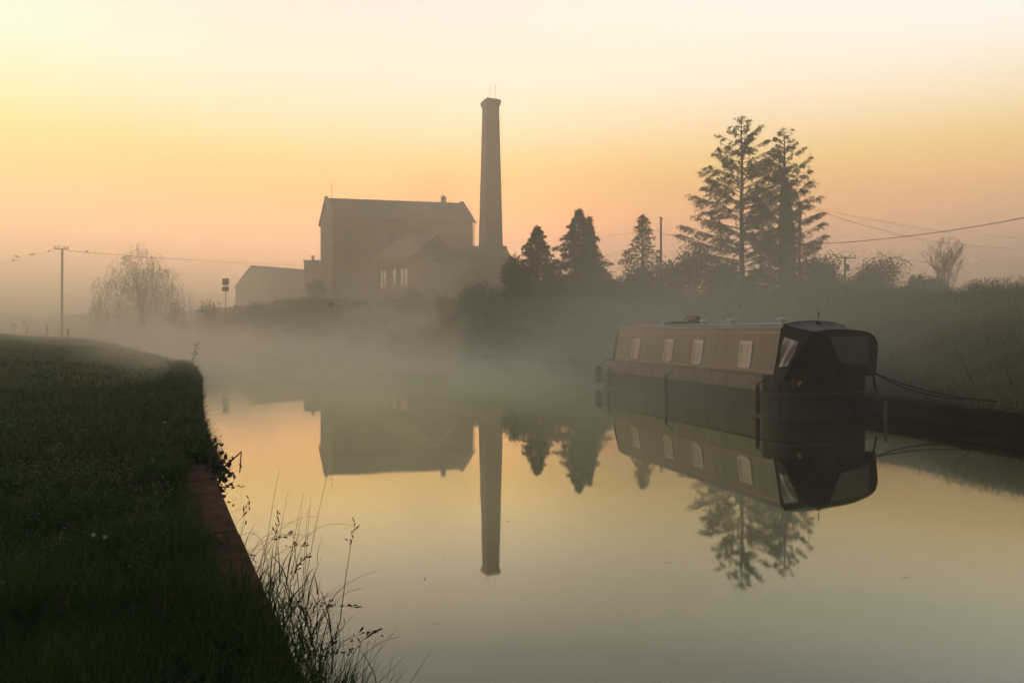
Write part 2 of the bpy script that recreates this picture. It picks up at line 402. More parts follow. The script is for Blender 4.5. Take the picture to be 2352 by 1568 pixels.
# ------------------------------------------------------------------ grass
def blades(xy, z, h, w, lean, seg=2, az=None):
    n = len(xy); az = rng.uniform(0, 2 * np.pi, n) if az is None else az
    la = rng.uniform(0, 2 * np.pi, n)
    side = np.stack([np.cos(az), np.sin(az), np.zeros(n)], 1); ld = np.stack([np.cos(la), np.sin(la), np.zeros(n)], 1)
    base = np.column_stack([xy, z]); q = []
    prev = None
    for s in range(seg + 1):
        f = s / seg
        c = base + ld * (lean * h * f ** 1.8)[:, None]; c[:, 2] += h * (f - .25 * lean * f * f)
        ww = (w * (1 - f) ** .7 + .0004)[:, None]
        l, r = c - side * ww, c + side * ww
        if prev is not None: q.append(np.stack([prev[0], prev[1], r, l], 1))
        prev = (l, r)
    return np.concatenate(q) if seg == 1 else np.stack(q, 1).reshape(-1, 4, 3)
def scatter(n, rmin, rmax, a0, a1, pw=1.0):
    u = rng.uniform(0, 1, n); r = (rmin ** pw + u * (rmax ** pw - rmin ** pw)) ** (1 / pw); a = np.radians(rng.uniform(a0, a1, n))
    return np.stack([r * np.sin(a), r * np.cos(a)], 1)
def left_grass():
    qs = []
    for n, r0, r1, hh, ww, pw in ((110000, 1.6, 6.5, .085, .0028, 1.4), (100000, 6.0, 16, .10, .0055, 1.2), (80000, 15, 85, .10, .012, 1.0)):
        xy = scatter(n, r0, r1, -47, 14, pw)
        z, k, d = ground_z(xy); cl = vnoise(xy, .55, 9); ok = (k == 1) & (d > .14 + .16 * vnoise(xy, .35, 12) - .25 * (np.hypot(*xy.T) > 6.9))
        xy, z, cl, d = xy[ok], z[ok], cl[ok], d[ok]
        tall = 1 + .6 * np.exp(-((d - .6) / .5) ** 2) * (cl > .45)
        h = hh * rng.uniform(.5, 1.35, len(xy)) * (.65 + .8 * cl) * tall
        qs.append(blades(xy, z - .01, h, ww * rng.uniform(.7, 1.3, len(xy)), rng.uniform(.2, .9, len(xy))))
    n = 26000; yy = 6.2 + 16 * rng.random(n) ** 1.3; d = -.10 + .75 * rng.random(n)
    xx = np.interp(yy, LE[:60, 1], LE[:60, 0]) - d; xy = np.stack([xx, yy], 1); cl = vnoise(xy, .4, 31); h = rng.uniform(.06, .2, n) * (.5 + 1.1 * cl) * np.where(d < .05, .7, 1)
    qs.append(blades(xy, np.where(d < .02, .40 + d, .44), h, (.003 + .0006 * yy) * rng.uniform(.7, 1.3, n), rng.uniform(.3, 1.2, n)))
    n = 11000; yy = 1.55 + 1.5 * rng.random(n); d = -.03 + .16 * np.clip((yy - 2.2) / .3, 0, 1) + 1.3 * rng.random(n) ** 1.2; xx = np.interp(yy, LE[:60, 1], LE[:60, 0]) - d; xy = np.stack([xx, yy], 1)
    h = rng.uniform(.10, .36, n) * (.4 + vnoise(xy, .3, 41)); qs.append(blades(xy, np.full(n, .43), h, .0022 * rng.uniform(.7, 1.4, n), rng.uniform(.1, .8, n)))
    return tag(quads_obj('grass', np.concatenate(qs), M['grass']), kind='stuff')
left_grass()
def far_grass():
    xy = np.concatenate([scatter(90000, 9, 34, -10, 44, 1.0), scatter(60000, 28, 95, -36, 10, 1.0)])
    z, k, d = ground_z(xy); ok = (k == 2) & (d > .1) & (d < 16); xy, z, d = xy[ok], z[ok], d[ok]
    cl = vnoise(xy, 1.3, 21); r = np.hypot(*xy.T)
    h = rng.uniform(.07, .24, len(xy)) * (.35 + 1.2 * cl) * np.where(d > 6.5, 1.9, 1) * np.where(d < .6, .6, 1)
    q = blades(xy, z - .02, h, (.006 + r * .00045) * rng.uniform(.6, 1.2, len(xy)), rng.uniform(.2, 1.0, len(xy)))
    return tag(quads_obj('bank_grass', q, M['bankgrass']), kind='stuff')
far_grass()

# ------------------------------------------------------------------ trees
def sprays(c, d, ln, wd, droop=0.0):
    """thin leaf-like quads from points c along directions d"""
    n = len(c); d = d / (np.linalg.norm(d, axis=1)[:, None] + 1e-9)
    s = np.cross(d, rng.normal(size=(n, 3))); s /= np.linalg.norm(s, axis=1)[:, None] + 1e-9
    m = c + d * (ln * .5)[:, None]; e = c + d * ln[:, None]; e[:, 2] -= droop * ln
    w = wd[:, None]
    return np.stack([c, m - s * w, e, m + s * w], 1)
def wob(p, a, r): return [np.asarray(q) + np.array((r.uniform(-a, a), r.uniform(-a, a), 0)) for q in p]
def limb_path(p0, az, ln, rise, bend, k=6):
    t = np.linspace(0, 1, k); x = ln * t
    return np.stack([p0[0] + x * math.cos(az), p0[1] + x * math.sin(az), p0[2] + x * rise + bend * ln * t * t], 1)
def fir(label, px, ytop, ybase, Y, prof, seed, ivy=None, nl=80, trunk_r=.2, grp='tall conifers on the far bank'):
    r = random.Random(seed); top = P(px[0], ytop, Y); base = P(px[1], ybase, Y)
    base[2] = ground_z([base[:2]])[0][0]; hgt = top[2] - base[2]
    root = thing('fir_tree', label, 'tree', base, 0, grp)
    ts = np.linspace(0, 1, 12); pts = wob([base + (top - base) * f for f in ts], .04, r)
    MB().tube(pts, [trunk_r * (1 - f) ** .8 + .012 for f in ts], 8).build('trunk', M['bark'], root, smooth=True)
    lim = MB(); c = []; d = []; ll = []
    for i in range(nl):
        f = .10 + .89 * (i + r.random()) / nl; R = np.interp(f, [a for a, _ in prof], [b for _, b in prof])
        az = i * 2.399 + r.uniform(-.5, .5); ln = R * r.uniform(.62, 1.12); p0 = base + (top - base) * f
        rise = np.interp(f, [0, .3, .7, 1], [.05, .32, .55, .55]) + r.uniform(-.1, .1)
        path = limb_path(p0, az, ln, rise, r.uniform(-.04, .14))
        lim.tube(path, [max(.008, .045 * (1 - t) * (1 - f * .6) + .008) for t in np.linspace(0, 1, 6)], 4, False)
        nbl = max(3, int(13 * ln * r.uniform(.7, 1.2))); tl = np.linspace(0, 1, 6); qs_, ds_ = [], []
        for j in range(nbl):
            t0 = r.uniform(.10, 1) ** .8; o = np.array([np.interp(t0, tl, path[:, a]) for a in range(3)]); sd_ = 1 if j % 2 else -1
            a2 = az + sd_ * r.uniform(.5, 1.1) * (1.15 - t0 * .7); bl = max(.16, ln * r.uniform(.2, .36) * (1.15 - .75 * t0)); m = int(9 + 38 * bl)
            u = rng.uniform(0, 1, m); dv = np.array((math.cos(a2), math.sin(a2), r.uniform(-.25, .25)))
            q = o + dv * (bl * u)[:, None]; q[:, 2] -= .28 * bl * u ** 2; q += rng.normal(0, .028, (m, 3)); q[:, 2] -= np.abs(rng.normal(0, .05, m))
            qs_.append(q); ds_.append(dv + rng.normal(0, .55, (m, 3)) + np.array((0, 0, -.15)))
        q = np.concatenate(qs_); dr = np.concatenate(ds_); m = len(q)
        c.append(q); d.append(dr); ll.append(rng.uniform(.07, .17, m))
    c = np.concatenate(c); d = np.concatenate(d); ll = np.concatenate(ll)
    lim.build('limbs', M['bark'], root)
    quads_obj('crown', sprays(c, d, ll, rng.uniform(.012, .028, len(c)), .2), M['needle'], root)
    if ivy:
        n = 6500; f = rng.uniform(0, ivy[0], n) ** 1; a = rng.uniform(0, 6.28, n); rr = np.interp(f, [0, ivy[0] * .6, ivy[0]], [ivy[1] * 1.15, ivy[1], .16]) * rng.uniform(.55, 1.12, n) * (1 + .25 * np.sin(a * 2 + f * 21) * np.sin(f * 33))
        q = base + (top - base) * f[:, None] + np.stack([np.cos(a) * rr, np.sin(a) * rr, np.zeros(n)], 1)
        dr = np.stack([np.cos(a), np.sin(a), rng.uniform(-.8, .4, n)], 1) + rng.normal(0, .4, (n, 3))
        quads_obj('ivy', sprays(q, dr, rng.uniform(.12, .22, n), rng.uniform(.05, .09, n)), M['ivy'], root)
    return root
fir('tall open-branched fir, the highest tree above the moored boat', (1703, 1705), 262, 690, 43,
    [(0, 2.3), (.12, 3.1), (.3, 3.6), (.5, 3.0), (.66, 2.4), (.78, 1.7), (.9, .85), (.96, .45), (1, .08)], 11, nl=88, trunk_r=.19)
fir('slightly shorter fir with a thick ivy-clad trunk beside the tallest fir', (1800, 1812), 292, 690, 44,
    [(0, 2.6), (.2, 2.9), (.4, 2.6), (.6, 2.2), (.75, 1.7), (.88, .85), (.95, .45), (1, .08)], 23, ivy=(.70, .36), nl=84, trunk_r=.2)

def cypress(label, px, ytop, Y, prof, seed, n=15000, lobes=(), ragged=.2, sz=1.0, grp='dense conifers on the far bank'):
    """dense feathery conifer: upright trunk, sprays filling a ragged cone; lobes: (dx, height fraction, scale) of side leaders"""
    r = random.Random(seed); top = P(px, ytop, Y); base = np.array((top[0], Y, 0.)); base[2] = ground_z([base[:2]])[0][0] - .05; hgt = top[2] - base[2]
    root = thing('conifer', label, 'tree', base, 0, grp)
    MB().tube([base + np.array((0, 0, hgt * f)) for f in (0, .3, .6, .97)], [.16, .12, .07, .012], 7).build('trunk', M['bark'], root, smooth=True)
    C = []; D = []
    for dx, hf, k in ((0, 1.0, 1.0),) + tuple(lobes):
        nb_ = int(150 * (k if dx else 1)); per = int(n * (k if dx else 1) / nb_)
        for i in range(nb_):
            f = ((i + r.random()) / nb_) ** 1.15 * .985; a = i * 2.399 + r.uniform(-.4, .4)
            R = np.interp(f, [p for p, _ in prof], [q for _, q in prof]) * (k if dx else 1) * r.uniform(.72, 1.0 + 1.1 * ragged)
            R = max(R, .05); rise = np.interp(f, [0, .5, .9, 1], [.05, .35, .8, 1.0]) + r.uniform(-.15, .15)
            p0 = base + np.array((dx * min(1, f * 2), 0, f * hgt * hf))
            m = int(per * (.35 + .9 * R / max(q for _, q in prof))); t = rng.uniform(0, 1, m) ** .55
            x = R * t; cz = rise * x - .30 * R * t ** 3
            q = p0 + np.stack([x * math.cos(a), x * math.sin(a), cz], 1)
            w = (.05 + .17 * R * (1.05 - t))[:, None]; q += rng.normal(0, 1, (m, 3)) * w * np.array((1, 1, .75))
            q[:, 2] = np.clip(q[:, 2], base[2] + .1, top[2])
            dd = np.tile(np.array((math.cos(a), math.sin(a), .35)), (m, 1)) + rng.normal(0, .6, (m, 3))
            C.append(q); D.append(dd)
    f = rng.uniform(0, 1, 160); tip = top - np.array((0, 0, .9)) + np.stack([np.zeros(160), np.zeros(160), f * .95], 1); tip[:, :2] += rng.normal(0, 1, (160, 2)) * (.13 * (1.02 - f))[:, None]
    dt = rng.normal(0, .6, (160, 3)); dt[:, 2] += .7; C.append(tip); D.append(dt)      # the leader
    C = np.concatenate(C); D = np.concatenate(D); m = len(C)
    quads_obj('crown', sprays(C, D, rng.uniform(.12, .34, m) * sz, rng.uniform(.022, .055, m) * sz, .3), M['cypress'], root)
    return root
cone = [(0, 1), (.15, 1.02), (.4, .78), (.6, .52), (.75, .3), (.86, .15), (.94, .06), (1, .01)]
cypress('small pointed conifer just right of the mill chimney', 1234, 522, 47, [(a, b * 2.0) for a, b in cone], 3, 14000, (), .3)
cypress('broad double-topped conifer, widest of the pointed trees', 1330, 484, 46, [(a, b * 2.35) for a, b in cone], 5, 18000, ((.62, .93, .6),), .3)
cypress('thin see-through conifer left of the bare wooden pole', 1476, 498, 45, [(0, 1.5), (.25, 1.55), (.45, 1.2), (.6, .85), (.75, .42), (.9, .28), (1, .03)], 9, 5200, (), .45)

def shrub(name, label, cat, px, ytop, Y, wpx, seed, n=6000, mat='leaf', leaf=.16, blobs=9, grp=None, open_=0.0, zb=None):
    """a bush: several rounded clumps of separate leaves on branching stems, rooted in the bank"""
    r = random.Random(seed); top = P(px, ytop, Y); gz = ground_z([top[:2]])[0][0] if zb is None else zb
    base = np.array((top[0], Y, gz - .1)); hgt = top[2] - base[2]; hw = wpx / 2 / F * Y
    root = thing(name, label, cat, base, 0, grp)
    st = MB(); C = []; D = []
    for k in range(blobs):
        x = r.uniform(-.72, .72) * hw; y = r.uniform(-.6, .6) * hw * .8
        hh = hgt * (1 - .55 * (abs(x) / hw) ** 1.6) * r.uniform(.8, 1.0) if k else hgt * .97
        if k == 0: x *= .2
        br = min(hw * r.uniform(.32, .5), hh * .5); cz = hh - br * .85
        c0 = base + np.array((x, y, cz)); mid = base + np.array((x * .5, y * .5, cz * .5))
        st.tube([base + np.array((x * .15, y * .15, 0)), mid, c0], [.05, .035, .012], 5)
        for j in range(4): st.tube([mid, c0 + np.array([r.uniform(-1, 1) * br, r.uniform(-1, 1) * br, r.uniform(-.2, .95) * br])], [.02, .006], 4)
        m = n // blobs; v = rng.normal(size=(m, 3)); v /= np.linalg.norm(v, axis=1)[:, None]
        rad = rng.uniform(open_, 1, m) ** .5 * br * (1 + .3 * np.sin(v[:, 0] * 7 + k) * np.sin(v[:, 2] * 9 + k * 2) + .15 * rng.normal(size=m))
        q = c0 + v * rad[:, None]; q[:, 2] = np.where(rng.random(m) < .35, base[2] + (q[:, 2] - base[2]) * rng.uniform(.2, 1, m), q[:, 2])
        q[:, 2] = np.maximum(q[:, 2], base[2] + .05)
        C.append(q); D.append(v + rng.normal(0, .7, (m, 3)))
    st.build('stems', M['twig'], root)
    C = np.concatenate(C); m = len(C)
    quads_obj('crown', sprays(C, np.concatenate(D), rng.uniform(.6, 1.3, m) * leaf, rng.uniform(.22, .4, m) * leaf, .1), M[mat], root)
    return root
G1 = 'shrubs along the top of the far bank'
for a in (
    ('leafy shrub filling the gap between the chimney and the first pointed conifer', 1188, 585, 52, 90, 31),
    ('low dark bush below and left of the chimney base', 1120, 645, 58, 130, 32),
    ('dark bush between the small and the double-topped conifer', 1283, 628, 46, 100, 33),
    ('dark bush at the foot of the see-through conifer', 1472, 612, 44, 150, 34),
    ('large rounded bush in front of the tallest fir, left side', 1585, 562, 42, 150, 35),
    ('bush at the foot of the tallest fir', 1668, 600, 42, 120, 36),
    ('rounded bush between the ivy-clad fir and the transformer pole', 1885, 585, 43, 130, 37),
    ('broad leafy bush right of the transformer pole', 2035, 582, 44, 170, 38),
    ('low bush behind the double-topped conifer at its right foot', 1398, 640, 46, 90, 39),
    ('small sprawling bush under the bare tree', 2120, 628, 42, 110, 40),
):
    lab, px, yt, Y, w, sd_ = a
    shrub('shrub', lab, 'bush', px, yt, Y, w, sd_, n=int(5200 * max(1, w / 120)), grp=G1)
shrub('shrub', 'pale see-through bush in the gap between the two fir trunks', 'bush', 1757, 610, 52, 90, 51, n=1500, leaf=.15, grp=G1, open_=.3)
shrub('shrub', 'open leafy bush on the bank top near the right edge', 'bush', 2298, 628, 27, 120, 52, n=1500, leaf=.09, grp=G1, open_=.3)
shrub('shrub', 'small sprig-topped bush left of the right edge shrub', 'bush', 2245, 640, 28, 60, 53, n=600, leaf=.09, grp=G1, open_=.3)
shrub('shrub', 'bramble bush beside the road sign on the bank top', 'bush', 480, 686, 62, 120, 54, n=3500, grp=G1)
shrub('shrub', 'low bramble bush right of the road sign in front of the barn', 'bush', 585, 688, 60, 150, 55, n=3500, grp=G1)
shrub('shrub', 'tall bush at the left foot of the mill', 'bush', 728, 640, 88, 50, 56, n=3000, leaf=.2, grp=G1)
shrub('shrub', 'misty bush on the bank below the willow', 'bush', 405, 690, 68, 60, 57, n=1500, grp=G1, open_=.2)
shrub('shrub', 'dark bush under the windows of the gabled house', 'bush', 960, 668, 62, 190, 58, n=4500, grp=G1)
shrub('shrub', 'wide low bush in front of the mill wall', 'bush', 812, 693, 55, 130, 59, n=3000, grp=G1)

def bare_tree(label, px, ytop, Y, wpx, seed):
    r = random.Random(seed); top = P(px, ytop, Y); base = np.array((top[0], Y, 0.)); base[2] = ground_z([base[:2]])[0][0] - .05
    hgt = top[2] - base[2]; hw = wpx / 2 / F * Y; root = thing('bare_tree', label, 'tree', base)
    tr = MB(); tw = MB()
    tr.tube([base + np.array((0, 0, hgt * f)) for f in (0, .15, .3)], [.09, .07, .05], 6)
    tr.build('trunk', M['bark'], root)
    def grow(p, d, ln, rad, lev):
        d = d / np.linalg.norm(d); q = p + d * ln * .5 + np.array((r.uniform(-.05, .05), r.uniform(-.05, .05), 0)) * ln
        e = p + d * ln; e[2] += .04 * ln
        cc = base + np.array((0, 0, hgt * .56)); g_ = math.sqrt(((e[0] - cc[0]) / hw) ** 2 + ((e[1] - cc[1]) / hw) ** 2 + ((e[2] - cc[2]) / (hgt * .46)) ** 2)
        if g_ > 1: e = cc + (e - cc) / g_ ** .9; q = (p + e) / 2
        tw.tube([p, q, e], [rad, rad * .8, rad * .5], 4, False)
        if lev:
            for _ in range(3 if lev > 2 else r.choice((2, 3))):
                f = r.uniform(.35, 1); nd = d + np.array((r.uniform(-.6, .6), r.uniform(-.6, .6), r.uniform(-.1, .3)))
                grow(p + (e - p) * f, nd, ln * r.uniform(.45, .68), max(rad * .6, .006), lev - 1)
    for k in range(16):
        a = k * 2.4; s = r.uniform(.1, .75) * hw / hgt
        grow(base + np.array((0, 0, hgt * r.uniform(.05, .3))), np.array((math.cos(a) * s * 1.6, math.sin(a) * s * 1.6, 1)), hgt * r.uniform(.3, .5), .022, 4)
    tw.build('limbs', M['twig'], root)
    return root
bare_tree('bare twiggy tree on the bank right of the broad bush', 2168, 545, 46, 120, 61)

def willow(label, px, ytop, Y, wpx, seed):
    r = random.Random(seed); top = P(px, ytop, Y); base = np.array((top[0], Y, 0.)); base[2] = ground_z([base[:2]])[0][0]
    hgt = top[2] - base[2]; hw = wpx / 2 / F * Y; root = thing('willow_tree', label, 'tree', base)
    MB().tube([base, base + np.array((.1, 0, hgt * .25)), base + np.array((-.1, 0, hgt * .5))], [.35, .28, .2], 8).build('trunk', M['bark'], root)
    lim = MB(); q = []
    for i in range(14):
        az = i * 2.4; k = r.uniform(.35, .85); f0 = r.uniform(.22, .5); p0 = base + np.array((0, 0, hgt * f0)); ln = hw * k
        zt = hgt * (1 - .55 * k ** 1.7) * r.uniform(.88, 1.0)
        pth = [p0]
        for t in (.35, .65, .85, 1):
            pth.append(np.array((base[0] + ln * t * math.cos(az), base[1] + ln * t * math.sin(az), p0[2] + (base[2] + zt - p0[2]) * (1 - (1 - t) ** 2))))
        lim.tube(pth, [.10, .06, .035, .02, .01], 4, False)
    for s in range(3000):
        u = r.random() ** .5; a = r.uniform(0, 6.283); lump = 1 + .22 * math.sin(a * 3 + seed) + .16 * math.sin(a * 7 + 2)
        c = base + np.array((math.cos(a) * u * hw * lump, math.sin(a) * u * hw * lump, hgt * (1 - (.50 + .10 * math.sin(a * 5)) * u ** 1.7 - .10 * math.sin(a * 3 + u * 9) ** 2) * (1 - .55 * r.random() ** 1.5)))
        if math.sin(c[0] * 2.1 + 1) * math.sin(c[1] * 1.9) * math.sin(c[2] * 1.6 + 2) > .42: continue
        dl = min(r.uniform(.3, 1.1) + 1.2 * u * r.random() ** 2, (c[2] - base[2]) * .85); n = max(3, int(dl / .14)); zz = np.linspace(0, 1, n); gx, gy = r.gauss(0, .25), r.gauss(0, .25)
        cc = c + np.stack([zz * gx, zz * gy, -zz * dl + .3 * np.sin(zz * 3)], 1) + rng.normal(0, .04, (n, 3))
        d = rng.normal(0, .4, (n, 3)); d[:, 2] -= 1
        q.append(sprays(cc, d, rng.uniform(.16, .3, n), rng.uniform(.022, .045, n)))
    lim.build('limbs', M['twig'], root)
    quads_obj('crown', np.concatenate(q), M['willow'], root)
    return root
willow('twiggy round-topped willow standing in thick mist at the far left', 325, 550, 84, 178, 71)

# ------------------------------------------------------------------ buildings
BZ = 2.9
def gable_house(root, A, B, V, ze, zr, zb, wall_mat, roof_mat, over=.25, wall='wall', roof='roof', drop=0.0):
    """A,B: near wall ends (plan), V: plan vector to the back wall; ze eaves, zr ridge. Gables at both ends."""
    A, B, V = (np.array(a, float) for a in (A, B, V)); U = (B - A) / np.linalg.norm(B - A); Vn = V / np.linalg.norm(V)
    p = lambda q, z: np.array((q[0], q[1], z)); m = MB()
    ring = [A, B, B + V, A + V]; mA, mB = A + V / 2, B + V / 2
    vs = [p(q, zb) for q in ring] + [p(q, ze) for q in ring] + [p(mA, zr), p(mB, zr)]
    m.add(vs, [(0, 1, 5, 4), (2, 3, 7, 6), (1, 2, 6, 9, 5), (3, 0, 4, 8, 7)])
    w = m.build(wall, wall_mat, root)
    k = (zr - ze) / (np.linalg.norm(V) / 2); th = .18
    rf = MB()
    for s, (a, b) in ((-1, (A, B)), (1, (A + V, B + V))):
        o = s * Vn * over; e = ze - k * over + .03
        poly = [p(a + o - U * over, e), p(b + o + U * over, e), p(mB + U * over, zr + .03), p(mA - U * over, zr + .03)]
        if s > 0: poly = poly[::-1]
        rf.slab(poly, (0, 0, th))
    rr = rf.build(roof, roof_mat, root)
    return w, rr, U, Vn
def window(root, c, U, N, w, h, mat_frame, sill=True, bars=(1, 2), pane_mat=None, label=None, name='window', mull=.07):
    """window on a wall: recessed pane, frame with glazing bars, sill. c: centre of opening on the wall face; U along the wall; N outward."""
    U = np.array((U[0], U[1], 0.)); N = np.array((N[0], N[1], 0.)); Z = np.array((0, 0, 1.)); c = np.asarray(c, float)
    def bx(mb, u, z, du, dz, n0, n1):
        pts = [c + U * (u + a * du / 2) + Z * (z + b * dz / 2) + N * nn for nn in (n0, n1) for a, b in ((-1, -1), (1, -1), (1, 1), (-1, 1))]
        mb.hexa(pts)
    fr = MB(); t = .09
    for s in (-1, 1): bx(fr, s * (w / 2 - t / 2), 0, t, h, .01, .07); bx(fr, 0, s * (h / 2 - t / 2), w - 2 * t, t, .01, .07)
    for i in range(1, bars[0]): bx(fr, -w / 2 + w * i / bars[0], 0, mull, h - 2 * t, .015, .06)
    for j in range(1, bars[1]): bx(fr, 0, -h / 2 + h * j / bars[1], w - 2 * t, .07, .015, .06)
    f = fr.build(name, mat_frame, root)
    if label: f['label'] = label
    pn = MB(); bx(pn, 0, 0, w - .02, h - .02, .004, .02)
    o = pn.build('pane', pane_mat or M['glass'], f, space='local'); o.data.transform(root.matrix_basis.inverted()) if False else None
    # pane was written in world space: bring it into the space of its thing
    co = np.empty(len(o.data.vertices) * 3); o.data.vertices.foreach_get('co', co); o.data.vertices.foreach_set('co', to_local(co.reshape(-1, 3), root).ravel())
    if sill:
        sl = MB(); bx(sl, 0, -h / 2 - .09, w + .3, .16, .0, .16)
        so = sl.build('sill', M['render_w'], f, space='local')
        co = np.empty(len(so.data.vertices) * 3); so.data.vertices.foreach_get('co', co); so.data.vertices.foreach_set('co', to_local(co.reshape(-1, 3), root).ravel())
    return f

# mill
mA, mB, mV = np.array((-27.1, 103.)), np.array((-6.15, 107.4)), np.array((-4.1, 8.2))
mill = thing('mill_building', 'tall four-storey brick mill with slate gable roof beside the chimney', 'mill', (*mA, BZ))
w_, r_, U, Vn = gable_house(mill, mA, mB, mV, 18.1, 21.4, BZ, M['brick'], M['slate'], .3)
nf = np.array((U[1], -U[0]))
ridge = MB(); a0 = np.array((*(mA + mV / 2), 21.6)); b0 = np.array((*(mB + mV / 2), 21.6))
Ln = np.linalg.norm(b0 - a0); n_ = 26
for i in range(n_):
    c = a0 + (b0 - a0) * (i + .5) / n_; ridge.box(c, (Ln / n_ - .05, .35, .22 + (.06 if i % 2 else 0)), math.atan2(U[1], U[0]))
ridge.build('ridge_tiles', M['slate'], mill)
for q in (mA, mB):      # raised gable copings
    cp = MB()
    for s in (0, 1):
        e = np.array((*(q + mV * s), 18.05)); t_ = np.array((*(q + mV / 2), 21.75)); u3 = np.array((*U, 0)) * .22
        cp.hexa([e - u3 + (0, 0, .15), e + u3 + (0, 0, .15), t_ + u3, t_ - u3, e - u3 + (0, 0, .5), e + u3 + (0, 0, .5), t_ + u3 + (0, 0, .3), t_ - u3 + (0, 0, .3)])
    cp.build('gable_coping', M['render_w'], mill)
c = a0 + (b0 - a0) * .86; c[2] = 21.6
st = MB().box(c + np.array((0, 0, .15)), (.75, .7, 1.3)).box(c + np.array((0, 0, .88)), (.9, .85, .16)).build('chimney', M['brick'], mill)
po = MB().lathe(c + np.array((0, 0, .95)), [(.16, 0), (.13, .3), (.17, .33), (.17, .38)], 10).build('chimney_pot', M['tile'], st, space='local')
co = np.empty(len(po.data.vertices) * 3); po.data.vertices.foreach_get('co', co); po.data.vertices.foreach_set('co', to_local(co.reshape(-1, 3), mill).ravel())
an = MB(); q = a0 + (b0 - a0) * .04
an.tube([q, q + (0, 0, 2.4)], .035, 5); an.tube([q + (-.35, 0, 1.9), q + (.35, 0, 1.9)], .025, 4); an.tube([q + (-.2, 0, 1.45), q + (.2, 0, 1.45)], .025, 4)
an.build('aerial', M['wire'], mill)
gt = MB()
for q0, q1, s in ((mA, mB, -1), (mA + mV, mB + mV, 1)):
    o = Vn * s * .32; e0 = np.array((*(q0 + o - U * .3), 17.95)); e1 = np.array((*(q1 + o + U * .5), 17.95)); gt.tube([e0, e1], .09, 6)
gt.build('gutter', M['wire'], mill)
e1 = np.array((*(mB + U * .2 - Vn * .32), 17.9))
MB().tube([e1, e1 + np.array((*(Vn * .25), -.5)), np.array((*(mB + U * .15 + nf * .1), 17.)), np.array((*(mB + U * .15 + nf * .1), BZ))], .08, 6).build('drainpipe', M['wire'], mill)
for row, z in enumerate((15.6, 12.2, 8.8)):
    for k in range(6):
        f = (k + .6) / 6.2; q = mA + (mB - mA) * f
        window(mill, np.array((*q, z)), U, nf, 1.15, 1.7, M['wood'], False, (2, 3), M['dark'])
gN = np.array((-Vn[1], Vn[0]))
for z in (15.6, 12.2, 8.8):
    for f in (.3, .7):
        q = mA + mV * f; window(mill, np.array((*q, z)), Vn, gN, 1.1, 1.7, M['wood'], True, (2, 3), M['dark'])

# engine house in front of which the chimney rises
eng = thing('engine_house', 'lower brick building joining the mill to the foot of the chimney', 'building', (-6.0, 104.5, BZ))
eA, eB = np.array((-7.0, 106.0)), np.array((-0.95, 106.0))
gable_house(eng, eA, eB, (0, 7.), 12.2, 14.3, BZ, M['brick'], M['slate'], .15)
m = MB()   # hipped end sloping down to the right
m.add([(-.9, 106.0, BZ), (-.9, 113, BZ), (1.5, 113, BZ), (1.5, 106.0, BZ), (-.9, 106.0, 12.1), (-.9, 113, 12.1), (-.9, 109.5, 14.2), (1.5, 106.0, 9.5), (1.5, 113, 9.5)],
      [(0, 3, 7, 4), (3, 2, 8, 7), (2, 1, 5, 8), (4, 7, 8, 5, 6)])
m.build('side_wing', M['brick'], eng)

# chimney: square, tapering, with corbelled cap
cb, ctop = P(1127, 600, 104), P(1125, 245, 104)
chm = thing('mill_chimney', 'very tall tapering brick chimney with a corbelled top', 'chimney', (cb[0], 104, BZ), math.radians(24))
m = MB(); rows = []
def sq(h, z): return [(-h, -h, z), (h, -h, z), (h, h, z), (-h, h, z)]
ztop = ctop[2]
for f in np.linspace(0, 1, 9): rows.append(sq(1.63 + (.98 - 1.63) * f, (ztop - BZ) * f))
m.loft(rows, True).build('shaft', M['chim'], chm, space='local')
zt = ztop - BZ
m = MB(); m.loft([sq(.98, zt - .25), sq(1.0, zt - .2), sq(1.2, zt + .3), sq(1.23, zt + .7), sq(1.02, zt + .95), sq(.7, zt + .95), sq(.68, zt + .2)], True)
m.build('cap', M['chim'], chm, space='local')
m = MB()
for zz in (.62,): m.loft([sq(1.63 - .65 * zz + .01, zt * zz), sq(1.63 - .65 * zz + .05, zt * zz + .05), sq(1.63 - .65 * zz + .05, zt * zz + .2), sq(1.63 - .65 * zz, zt * zz + .25)], True)
m.build('band_course', M['chim'], chm, space='local')
m = MB()
for x, h_, cr in ((-.35, 2.2, 1.6), (.55, 2.6, 2.0)):
    m.tube([(x, -.6, zt + .9), (x, -.6, zt + .9 + h_)], [.03, .02], 5); m.tube([(x - .2, -.6, zt + .9 + cr), (x + .2, -.6, zt + .9 + cr)], .02, 4)
m.build('aerial', M['wire'], chm, space='local')

# gabled house in front of the mill
hA, hB = np.array((-17.85, 89.7)), np.array((-12.85, 85.0)); hU = (hB - hA) / np.linalg.norm(hB - hA)
hV = np.array((-hU[1], hU[0])) * 8.4
house = thing('gabled_house', 'smaller brick house with pale tiled roof in front of the mill', 'house', (*hB, BZ))
_, _, U2, V2 = gable_house(house, hA, hB, hV, 10.3, 13.5, BZ, M['brick'], M['tile'], .3)
n2 = np.array((U2[1], -U2[0]))
for f, wd, bb in ((.24, 1.25, 2), (.58, .8, 1), (.87, 1.5, 2)):
    q = hA + (hB - hA) * f; window(house, np.array((*q, 7.75)), U2, n2, wd, 2.35, M['wood'], True, (bb, 2), mull=.22)
for f in (.5, .8):
    q = hA + (hB - hA) * f; window(house, np.array((*q, 4.3)), U2, n2, .8, 1.0, M['white'], True, (2, 1))
for f, z in ((.3, 7.6), (.7, 7.6), (.5, 10.6)):
    q = hB + hV * f; window(house, np.array((*q, z)), V2, np.array((V2[1], -V2[0])), 1.0, 1.5, M['wood'], True, (2, 2), M['dark'])
